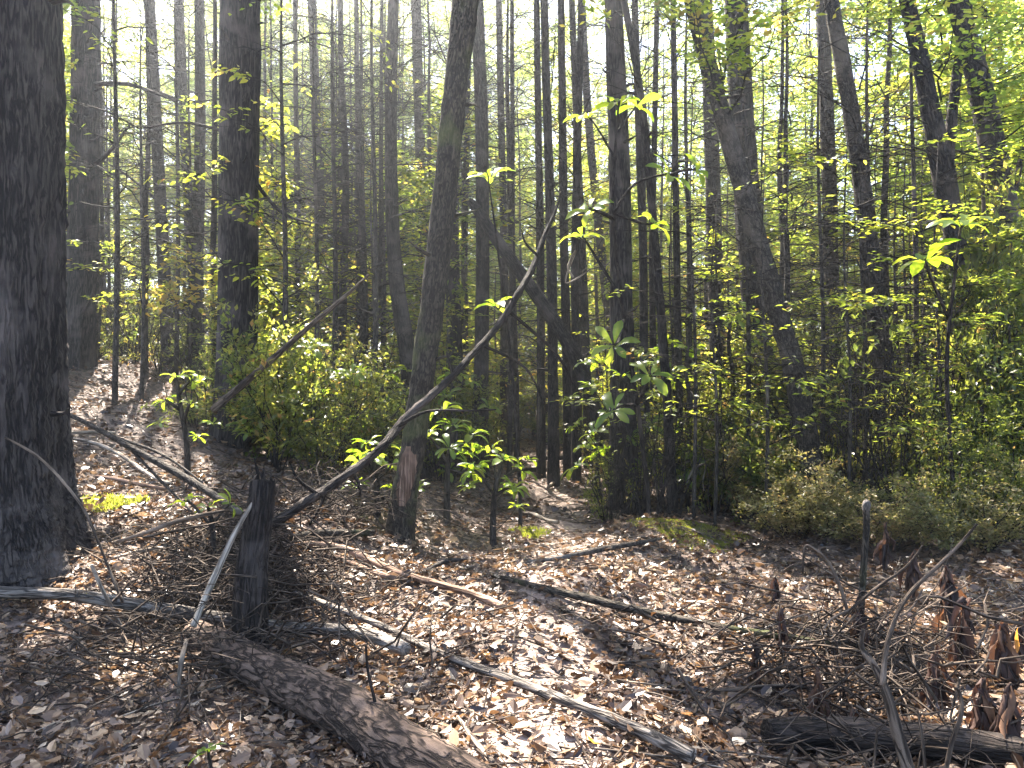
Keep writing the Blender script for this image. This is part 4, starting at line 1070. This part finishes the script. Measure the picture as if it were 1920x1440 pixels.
fallen('fallen_branch', 'pale forked stick end resting at the path bend', [(1028, 922, 7), (1045, 905, 6), (1056, 893, 4)], 'pale', 1.2)
fallen('fallen_branch', 'twisted pale root on the sunlit litter near the centre', [(1120, 1165, 4), (1150, 1178, 7), (1175, 1192, 6), (1180, 1205, 4)], 'pale', 1.2)
fallen('fallen_branch', 'pale stick on the shaded litter near the bottom middle', [(858, 1362, 7), (885, 1395, 8), (925, 1450, 10)], 'pale', 1.2)
fallen('fallen_branch', 'short dark stick beside the end of the bottom log', [(780, 1385, 9), (830, 1372, 9), (862, 1362, 8)], 'bark', 1.1)
fallen('fallen_branch', 'short reddish stick right of the long thin branch', [(1058, 1368, 5), (1085, 1392, 6), (1100, 1412, 5)], 'red', 1.1)
fallen('fallen_branch', 'thin grey stick crossing under the bottom log', [(560, 1330, 7), (640, 1385, 9), (730, 1460, 12)], 'bark_smooth', .9)
fallen('fallen_branch', 'straight pale stick on the left bank below the pale-lit trunk', [(100, 820, 6), (150, 818, 7), (215, 822, 6)], 'pale', 1.2)
fallen('fallen_branch', 'sunlit pale stick lying up the left bank', [(110, 828, 4), (180, 850, 7), (250, 895, 7), (320, 925, 5)], 'pale', 1.4)
fallen('fallen_branch', 'reddish stick across the sunlit bank', [(180, 900, 6), (240, 915, 8), (310, 932, 7)], 'red', 1.2)
fallen('fallen_branch', 'curved pale stick below the mossy foot of the massive trunk', [(210, 1055, 4), (265, 1045, 8), (330, 1032, 7)], 'pale', 1.5)
fallen('fallen_branch', 'stick in the shaded litter of the lower right', [(1290, 1300, 5), (1400, 1310, 9), (1500, 1306, 8), (1640, 1303, 6)], 'dead', 1.2)
fallen('fallen_branch', 'bleached stick across the litter under the dead stalk', [(1480, 1180, 5), (1540, 1205, 8), (1610, 1222, 8)], 'pale', 1.3)

hung('leaning_branch', 'long dark dead branch slanting up from the snag across the main tree', [(505, 986, 20, 5.3), (540, 964, 19, 5.4), (575, 940, 18, 5.5), (612, 917, 18, 5.7), (650, 890, 17, 5.8), (690, 861, 16, 6.0), (722, 832, 17, 6.1), (744, 804, 17, 6.3), (772, 773, 16, 6.4), (806, 744, 15, 6.5), (850, 704, 14, 6.6), (882, 668, 13, 6.8), (905, 644, 13, 6.9), (940, 602, 13, 7.1), (968, 556, 12, 7.2), (1000, 500, 12, 7.5), (1022, 440, 9, 7.7), (1040, 400, 6, 7.8), (1052, 360, 4, 7.9)], 'char',
     side=[[(742, 802, 9, 6.3), (800, 772, 6, 6.2), (880, 770, 4, 6.1), (930, 768, 3, 6)], [(950, 580, 8, 7.2), (1040, 660, 6, 7.4), (1075, 720, 4, 7.5)], [(900, 645, 7, 6.9), (985, 690, 5, 7), (1020, 760, 3, 7)], [(600, 930, 9, 5.6), (560, 900, 6, 5.5), (545, 870, 4, 5.5)],
           [(660, 885, 8, 5.9), (672, 905, 6, 5.9), (676, 930, 4, 5.9)], [(850, 707, 8, 6.6), (842, 680, 5, 6.6), (838, 660, 3, 6.6)], [(1008, 480, 6, 7.5), (985, 455, 4, 7.5), (978, 430, 2, 7.5)], [(610, 922, 8, 5.7), (600, 950, 6, 5.65), (580, 985, 4, 5.6)]], cat='dead branch', rough=.12)
hung('leaning_branch', 'thin dead branch slanting up behind the thick straight conifer', [(398, 770, 15, 7.6), (450, 725, 14, 7.7), (505, 678, 12, 7.8), (580, 612, 10, 7.9), (640, 562, 8, 8), (692, 515, 4, 8.1)], 'dead', cat='dead branch')
hung('leaning_branch', 'grey dead branch propped from the bank down to the snag', [(82, 756, 6, 6.4), (160, 792, 9, 6.2), (240, 836, 12, 6), (320, 880, 14, 5.8), (380, 915, 14, 5.6), (450, 962, 13, 5.3)], 'bark_smooth',
     side=[[(200, 815, 6, 6.1), (300, 850, 5, 5.9), (380, 905, 4, 5.7)], [(240, 836, 6, 6), (300, 900, 5, 5.8), (360, 960, 4, 5.6)]], cat='dead branch')
hung('leaning_branch', 'bleached white stick leaning against the dead snag', [(362, 1175, 12, 4.1), (385, 1120, 13, 4.2), (412, 1060, 12, 4.3), (440, 1000, 10, 4.4), (474, 942, 6, 4.5)], 'bleached', cat='dead branch')
hung('leaning_branch', 'thin pale stick standing in the sunlit litter below the massive trunk', [(228, 1175, 6, 4.3), (205, 1130, 7, 4.3), (185, 1090, 7, 4.3), (172, 1060, 7, 4.3)], 'pale', cat='dead branch')
hung('leaning_branch', 'thin dark twig arching down the mossy foot of the massive trunk', [(10, 820, 4, 4.7), (70, 855, 5, 4.6), (120, 905, 5, 4.5), (160, 960, 5, 4.4), (190, 1030, 5, 4.3), (230, 1130, 6, 4.2)], 'dead', cat='dead branch')
hung('leaning_branch', 'stiff brown stick pointing out of the brush left of the snag', [(210, 1018, 5, 5), (270, 1000, 8, 4.9), (340, 975, 9, 4.8), (420, 958, 6, 4.8)], 'dead', cat='dead branch')
hung('leaning_branch', 'short upright stick below the bleached one', [(334, 1300, 7, 3.6), (340, 1240, 9, 3.6), (350, 1200, 8, 3.7)], 'pale', cat='dead branch')
hung('leaning_branch', 'dark crooked twig sticking up beside the bottom log', [(712, 1430, 9, 3), (705, 1330, 7, 3.05), (690, 1260, 5, 3.1), (686, 1210, 4, 3.1)], 'char', cat='dead branch')
hung('leaning_branch', 'pale bent stick standing in the sunny litter at the path end', [(1235, 940, 4, 9), (1228, 900, 4, 9), (1226, 860, 3, 9)], 'pale', cat='dead branch')

# the dead snag: a broken dark post with a splintered top
sb = at(468, 1190, 4.35); sb.z = float(terrain(sb.x, sb.y)) - .1
sn = [(466, 1215, 72, 4.35), (470, 1120, 62, 4.4), (478, 1020, 52, 4.5), (488, 950, 48, 4.55), (492, 905, 46, 4.6)]
t = root('dead_snag', sb, 'broken dark dead snag standing upright behind the bottom left log', 'snag')
P = [sb] + [at(x, y, d) for x, y, w, d in sn[1:]]
link('trunk', make_mesh('trunk', local([tube(P, [w / 2 / F * d for x, y, w, d in sn], 40, .05, .05, 5, sub=14)], sb), [M['char']]), t)
for i in range(15):
    a = i * .9; q = P[-1] + Vector((math.cos(a) * .055, math.sin(a) * .055, -.07)); h = random.uniform(.05, .1) + .17 * max(0, math.cos(a - 2.2)) * random.random()
    link('splinter', make_mesh('splinter', local([tube([q, q + Vector((random.uniform(-.02, .02), 0, h * .6)), q + Vector((random.uniform(-.03, .03), 0, h))], [.02, .012, .002], 5, .15, 0, i)], sb), [M['char'] if i % 4 else M['dead']]), t)

# dark dead brush heaped round the snag
def brush(label, px, py, d, n, Lr, seed, w=1.0):
    rng = np.random.default_rng(seed)
    b = at(px, py, d); b.z = float(terrain(b.x, b.y))
    parts = []
    for i in range(n):
        a = rng.uniform(0, 6.28); o = np.array([rng.normal(0, .22 * w), rng.normal(0, .2), abs(rng.normal(.0, .18))])
        L = rng.uniform(.3, Lr)
        dirv = np.array([math.cos(a), math.sin(a) * .6, rng.normal(.35, .4)]); dirv /= np.linalg.norm(dirv)
        k = 5
        q = o + dirv * np.linspace(-.3, .7, k)[:, None] * L + rng.normal(0, .03, (k, 3)) + np.array([0, 0, -.25]) * (np.linspace(0, 1, k)[:, None] ** 2) * L
        parts.append(tube(q, np.linspace(rng.uniform(.003, .009), .0012, k), 4, cap=False))
    o = link('dead_brush', make_mesh('dead_brush', parts, [M['dead']])); o.location = b
    tag(o, label, 'brush')


brush('tangle of dead twigs heaped left of the snag', 385, 1100, 4.9, 380, 1.1, 1, 1.3)
brush('dark brittle brush standing behind the snag', 430, 1030, 5.6, 260, 1.3, 7, 1.3)
brush('dead twigs hanging where the slanting branch meets the snag', 545, 1010, 5.2, 140, .9, 2, 1.2)
brush('fine dry twigs scattered under the long grey branch', 250, 1210, 3.9, 110, .7, 3, 1.5)
brush('dry brush at the foot of the left bank beside the main tree', 610, 950, 7, 160, .9, 4, 1.6)
brush('tangled dry stems in the lower right litter', 1640, 1200, 3.9, 150, .8, 5, 2.0)
brush('long arching dry stems between the withered plants', 1740, 1130, 4.3, 90, 1.5, 8, 2.6)
brush('sparse arching dry stems left of the dead stalk', 1460, 1160, 4.2, 60, 1.1, 9, 2.0)
brush('fallen twigs heaped on the near end of the long grey branch', 560, 1180, 4.2, 120, 1.0, 10, 1.8)
brush('wiry dead stems at the bottom right', 1800, 1330, 3.1, 120, .6, 6, 1.8)

# withered plants: dark drooping leaves on thin stalks
WL = []
for i in range(4):
    r_ = np.random.default_rng(400 + i)
    n = 7
    x = np.linspace(0, 1, n); w = .06 * np.sin(np.pi * (x * .85 + .1)) * r_.uniform(.7, 1.2, n)
    c = np.stack([x, .04 * np.sin(x * 7 + i), .06 * np.sin(x * 5 + i * 2)], -1)
    V = np.concatenate([c + np.stack([0 * x, w, .07 * np.cos(x * 9)], -1), c - np.stack([0 * x, w, -.07 * np.cos(x * 8 + 1)], -1), c + np.stack([0 * x, 0 * x, -.06 + 0 * x], -1)])
    q = []
    for k in range(n - 1):
        q += [[k, k + 1, 2 * n + k + 1, 2 * n + k], [2 * n + k, 2 * n + k + 1, n + k + 1, n + k]]
    WL.append(make_mesh('withered_leaf', [dict(V=V, F=[np.array(q)], tint=.2 + .2 * i)], [M['withered']]))


def withered(label, px, py, top, nl, seed, L=.16, orange=False):
    rng = np.random.default_rng(seed)
    b = G(px, py)
    d = b.y
    tp = at(px + rng.uniform(-14, 14), top, d)
    t = root('withered_plant', b, label, 'withered plant', 'withered plants of the lower right')
    H = tp - b
    pts = [Vector((0, 0, -.03)), H * .5 + Vector((rng.normal(0, .015), 0, 0)), H]
    link('stem', make_mesh('stem', [tube(pts, [.006, .005, .003], 6, .05, 0, seed, sub=4)], [M['dead']]), t)
    for i in range(nl * 2 + 3):
        f = rng.uniform(.5, 1.0) if i else 1.0
        o = link('leaf', WL[int(rng.integers(4))], t)
        D = Vector((rng.normal(0, .2), rng.normal(0, .2), -1))
        l = L * 1.35 * rng.uniform(.6, 1.2)
        o.matrix_local = Matrix.Translation(H * f) @ frame(D, Vector((rng.normal(), rng.normal(), .1))) @ Matrix.Diagonal((l, l * 1.1, l, 1))
    if orange:
        o = link('leaf', make_mesh('leaf', [leafpart(np.zeros((1, 3)), np.array([[0, 0, -1.0]]), np.array([[.4, -1, 0.0]]), .13, .8, LEAFW, 0, np.array([.5]), np.array([.5]), smooth=True)], [M['orange']]), t)
        o.location = H * .98 + Vector((.02, -.05, 0)); o['label'] = 'bright orange hanging leaf'


for a in [('dark withered plant drooping before the bleached sunlit litter', 1612, 1235, 1120, 7, 1, .17), ('reddish withered plant hanging behind the pale-topped stalk', 1705, 1010, 915, 8, 2, .2),
          ('withered plant with narrow curled leaves right of the branching dry twig', 1785, 1190, 1060, 9, 3, .2), ('clump of rusty withered leaves with one bright orange leaf', 1870, 1290, 1165, 12, 4, .2, True),
          ('black shrivelled plant at the bottom right above the log', 1840, 1400, 1270, 9, 5, .16), ('shrivelled plant left of the mossy fallen trunk end', 1415, 1280, 1205, 6, 6, .12),
          ('black shrivelled plant standing above the end of the rotten log', 1530, 1345, 1250, 7, 7, .14), ('thin hanging withered plant beside the arching twig', 1472, 1250, 1140, 5, 8, .13),
          ('withered plant hanging in shade below the shrubs', 1705, 1140, 1030, 6, 9, .17), ('withered rusty plant against the right edge shrubs', 1850, 1010, 930, 7, 10, .2),
          ('withered plant bent over the rotten log', 1615, 1400, 1330, 6, 11, .12), ('small withered plant between the sticks near the mossy trunk', 1460, 1140, 1080, 5, 12, .11), ('withered leaves clumped at the extreme right edge', 1905, 1250, 1160, 9, 13, .18), ('tall maroon withered plant left of the one with the orange leaf', 1800, 1270, 1120, 11, 14, .2), ('withered maroon plant nearest the right edge at the bottom', 1890, 1420, 1280, 10, 15, .17),
          ('dark withered plant before the low sprawling shrub', 1660, 1080, 980, 7, 16, .16), ('thin withered plant right of the fork of the dry twig', 1745, 1330, 1210, 8, 17, .16)]:
    withered(*a)

t = root('dead_stalk', G(1612, 1190), 'upright grey stalk with a pale cut knob on top', 'dead stalk')
b = G(1612, 1190); d = b.y
P = [Vector((0, 0, -.04)), at(1618, 1080, d) - b, at(1624, 1000, d) - b, at(1624, 955, d) - b]
link('stem', make_mesh('stem', [tube(P, [.021, .02, .02, .021], 12, .06, 0, 3, sub=5)], [M['bark_moss']]), t)
link('knob', make_mesh('knob', [tube([P[-1] + Vector((0, 0, -.01)), P[-1] + Vector((0, 0, .015)), P[-1] + Vector((.003, 0, .045)), P[-1] + Vector((.004, 0, .06))], [.02, .025, .022, .008], 12, .05, 0, 4, sub=3)], [M['grey']]), t)

hung('dry_twig', 'pale forked dry twig rising from the bottom edge on the right', [(1712, 1470, 26, 2.9), (1690, 1400, 24, 2.95), (1662, 1300, 18, 3.0), (1640, 1250, 15, 3.05), (1616, 1215, 11, 3.1), (1618, 1180, 7, 3.1)], 'dead',
     side=[[(1655, 1285, 11, 3.0), (1665, 1200, 9, 3.05), (1700, 1120, 8, 3.1), (1760, 1060, 7, 3.15), (1800, 1020, 6, 3.2), (1832, 982, 4, 3.2)], [(1688, 1155, 5, 3.1), (1710, 1140, 4, 3.1), (1730, 1105, 3, 3.1)]], cat='dry twig')
hung('dry_twig', 'arching dry twig with a hooked tip above the mossy fallen trunk', [(1590, 1150, 6, 3.7), (1575, 1100, 7, 3.7), (1550, 1050, 6, 3.7), (1518, 1024, 5, 3.7), (1508, 1030, 4, 3.7), (1505, 1075, 4, 3.7)], 'dead', cat='dry twig')
hung('dry_twig', 'dry twig stretching up right from the withered plant', [(1580, 1155, 5, 3.6), (1640, 1105, 6, 3.6), (1700, 1062, 5, 3.6), (1730, 1022, 3, 3.6)], 'dead', side=[[(1600, 1140, 4, 3.6), (1560, 1160, 4, 3.6), (1545, 1180, 3, 3.6)]], cat='dry twig')
hung('dry_twig', 'curved bare twig standing at the bottom right corner', [(1770, 1460, 9, 2.8), (1785, 1390, 9, 2.8), (1802, 1340, 8, 2.8), (1800, 1300, 6, 2.85), (1790, 1290, 4, 2.85)], 'dead', cat='dry twig')
hung('dry_twig', 'thin bare twig right of the curved one', [(1735, 1455, 6, 2.85), (1730, 1390, 6, 2.85), (1720, 1330, 4, 2.9)], 'dead', cat='dry twig')
hung('dry_twig', 'pale twigs drooping over the dark gap in the lit shrub', [(1345, 885, 4, 9), (1325, 870, 4, 8.9), (1300, 880, 4, 8.8), (1288, 905, 3, 8.8)], 'pale', side=[[(1325, 870, 3, 8.9), (1318, 900, 3, 8.8), (1320, 920, 2, 8.8)]], cat='dry twig')
hung('dry_twig', 'bare hooked twig against the bright gap at the centre', [(1075, 520, 4, 8), (1065, 500, 4, 8), (1080, 470, 4, 8), (1060, 530, 3, 8), (1100, 510, 3, 8)], 'pale', cat='dry twig')

# ------------------------------------------------------------------ bark scar on the main tree, moss
for k, (ya, yb, off, wd) in enumerate([(835, 895, -.25, .55), (880, 945, -.05, .6), (850, 915, .35, .35)]):
    q = []
    tq = np.linspace(0, 1, 9)
    jag = np.random.default_rng(k).uniform(.75, 1.15, (9, 2))
    for i, f in enumerate(tq):
        yy = ya + (yb - ya) * f
        px = np.interp(yy, [830, 900, 970, 1028], [776, 764, 754, 746]); wp = np.interp(yy, [830, 900, 970], [46, 47, 52])
        c = at(px, yy, 7.1); rr = wp / 2 / F * 7.1 * 1.07
        e = math.sin(math.pi * (.12 + .76 * f)) * wd
        for j, aa in enumerate(np.linspace(-1, 1, 6)):
            th = off + aa * e * jag[i, 0 if aa < 0 else 1]
            q.append((c.x + math.sin(th) * rr, c.y - math.cos(th) * rr, c.z))
    q = np.array(q); ii = np.arange(54).reshape(9, 6)
    fq = np.stack([ii[:-1, :-1], ii[:-1, 1:], ii[1:, 1:], ii[1:, :-1]], -1).reshape(-1, 4)
    link('bark_scar', make_mesh('bark_scar', local([dict(V=q, F=[fq])], main_tree.location), [M['red']]), main_tree)
# ------------------------------------------------------------------ leaf litter and small twigs
def scatter(n, y0, y1, seed, power=1.0):
    r_ = np.random.default_rng(seed)
    y = y0 + (y1 - y0) * r_.uniform(0, 1, n) ** power
    x = r_.uniform(-1, 1, n) * (.74 * y + .6)
    return x, y, r_


def litter(name, n, y0, y1, seed, tpl, size, power, label):
    x, y, r_ = scatter(n, y0, y1, seed, power)
    keep = (r_.uniform(0, 1, n) < np.where(path_dist(x, y) < .28, .5, 1.0))
    x, y = x[keep], y[keep]; n = len(x)
    tilt = .48
    z = terrain(x, y) + r_.uniform(.004, .05, n)
    D = rdir(n, r_, 0.0); U = upv(n, r_, tilt)
    t = np.clip(.5 + .16 * np.sin(x * 1.3 + 1) * np.sin(y * 1.1) + r_.normal(0, .24, n), 0, 1)
    sz = size * np.exp(np.clip(r_.normal(0, .42, n), -1, .6))
    p = leafpart(np.stack([x, y, z], -1), D, U, sz, r_.uniform(.8, 1.5, n), tpl, 0, t, r_.normal(-.3, 1.0, n), smooth=False)
    o = link(name, make_mesh(name, [p], [M['litter']]))
    tag(o, label, kind='stuff')


litter('leaf_litter', 30000, 1.9, 6.5, 1, LEAF4, .049, .9, 'curled brown and tan dead leaves covering the near forest floor')
litter('leaf_litter', 33000, 6.2, 17, 2, LEAF4, .062, 1.0, 'dead leaves covering the forest floor farther back')
litter('leaf_litter', 16000, 16, 34, 3, LEAF2, .10, 1.2, 'dead leaves on the distant forest floor')

litter('leaf_litter', 26000, 1.9, 8, 6, LEAF2, .02, .9, 'crumbled bits of dead leaves between the larger ones')
litter('leaf_litter', 6500, 1.9, 8, 4, LEAFO, .060, .85, 'larger lobed dead leaves lying on top of the near litter')

x, y, r_ = scatter(6000, 1.9, 12, 9, 1.2)
parts = []
for i in range(len(x)):
    a = r_.uniform(0, 6.28); L = r_.uniform(.08, .38) if i % 3 == 0 else r_.uniform(.02, .1); c, s = math.cos(a) * L, math.sin(a) * L
    bend = r_.normal(0, .12) * L
    q = np.array([[x[i] - c, y[i] - s, 0], [x[i] - bend * s, y[i] + bend * c, 0], [x[i] + c, y[i] + s, 0]])
    q[:, 2] = terrain(q[:, 0], q[:, 1]) + np.array([.02, .035, .02]) + r_.uniform(-.005, .02, 3)
    rr = r_.uniform(.0018, .0065) if i % 3 == 0 else r_.uniform(.0012, .003)
    parts.append(dict(tube(q, [rr, rr * .8, rr * .4], 4 if i % 3 == 0 else 3, cap=False), mat=int(r_.uniform() < .35)))
o = link('fallen_twigs', make_mesh('fallen_twigs', parts, [M['dead'], M['pale']]))
tag(o, 'fine dry twigs strewn through the leaf litter', kind='stuff')


def moss(label, px, py, rad, n, seed, h=.05):
    r_ = np.random.default_rng(seed)
    c = G(px, py)
    a = r_.uniform(0, 6.28, n); q = rad * np.sqrt(r_.uniform(0, 1, n)) * (1 + .3 * np.sin(a * 3))
    x = c.x + np.cos(a) * q * 1.3; y = c.y + np.sin(a) * q
    P = np.stack([x, y, terrain(x, y) + .01], -1)
    p = leafpart(P, np.stack([r_.normal(0, .5, n), r_.normal(0, .5, n), np.ones(n)], -1), rdir(n, r_), h * r_.uniform(.6, 1.4, n), .5, LEAF2, 0, r_.uniform(0, 1, n))
    o = link('moss', make_mesh('moss', [p], [M['moss']]))
    tag(o, label, kind='stuff')


moss('bright yellow-green moss patch in the sun before the right thicket', 1300, 1003, .42, 7000, 1, .02)
moss('moss on the ground by the massive left trunk', 205, 950, .2, 900, 2)
moss('small moss tuft left of the path', 995, 1005, .15, 500, 3)

GL = 'fallen leaves that stand out on the litter'
for lab, px, py, L, mat, tn in [('bright orange curled leaf near the bottom centre', 1125, 1418, .075, 'orange', .6), ('pale oval leaf left of the bottom log', 350, 1340, .085, 'litter', .95), ('pale leaf near the bottom edge centre', 988, 1408, .08, 'litter', .9),
                            ('tan leaf between log and long thin branch', 735, 1250, .09, 'litter', .85), ('pale grey leaf in the sunlit patch by the white stick', 210, 1270, .09, 'litter', 1.0), ('yellow leaf fallen on the litter left of the path', 905, 1240, .07, 'orange', .2),
                            ('orange leaf stuck on the brush right of the thick straight conifer', 566, 800, .13, 'orange', .7)]:
    g = G(px, py) if py > 900 else at(px, py, 7.4)
    q = leafpart(np.zeros((1, 3)), np.array([[1.0, .3, .2]]), np.array([[-.1, -.5, 1.0]]), L, 1.0, LEAFW, 0, np.array([tn]), np.array([.8]), smooth=True)
    o = link('fallen_leaf', make_mesh('fallen_leaf', [q], [M[mat]])); o.location = g + Vector((0, 0, .035)); o.rotation_euler = (0, 0, px * .7)
    tag(o, lab, 'leaf', GL)

# ------------------------------------------------------------------ haze
hm, nt, n, l, out = new_mat('pale_haze')
pv = n.new('ShaderNodeVolumePrincipled')
pv.inputs['Color'].default_value = (.87, .92, 1.0, 1)
pv.inputs['Density'].default_value = HAZE
pv.inputs['Anisotropy'].default_value = .8
l.new(pv.outputs[0], out.inputs['Volume'])
hx0, hx1, hy0, hy1, hz0, hz1 = -335, 335, -75, 355, -4.5, 33
hv = np.array([[x, y, z] for z in (hz0, hz1) for y in (hy0, hy1) for x in (hx0, hx1)], float)
hq = np.array([[0, 2, 3, 1], [4, 5, 7, 6], [0, 1, 5, 4], [2, 6, 7, 3], [0, 4, 6, 2], [1, 3, 7, 5]])
hz = link('haze', make_mesh('haze', [dict(V=hv, F=[hq], smooth=False)], [hm]))
tag(hz, 'pale sunlit air between the trees', kind='stuff')
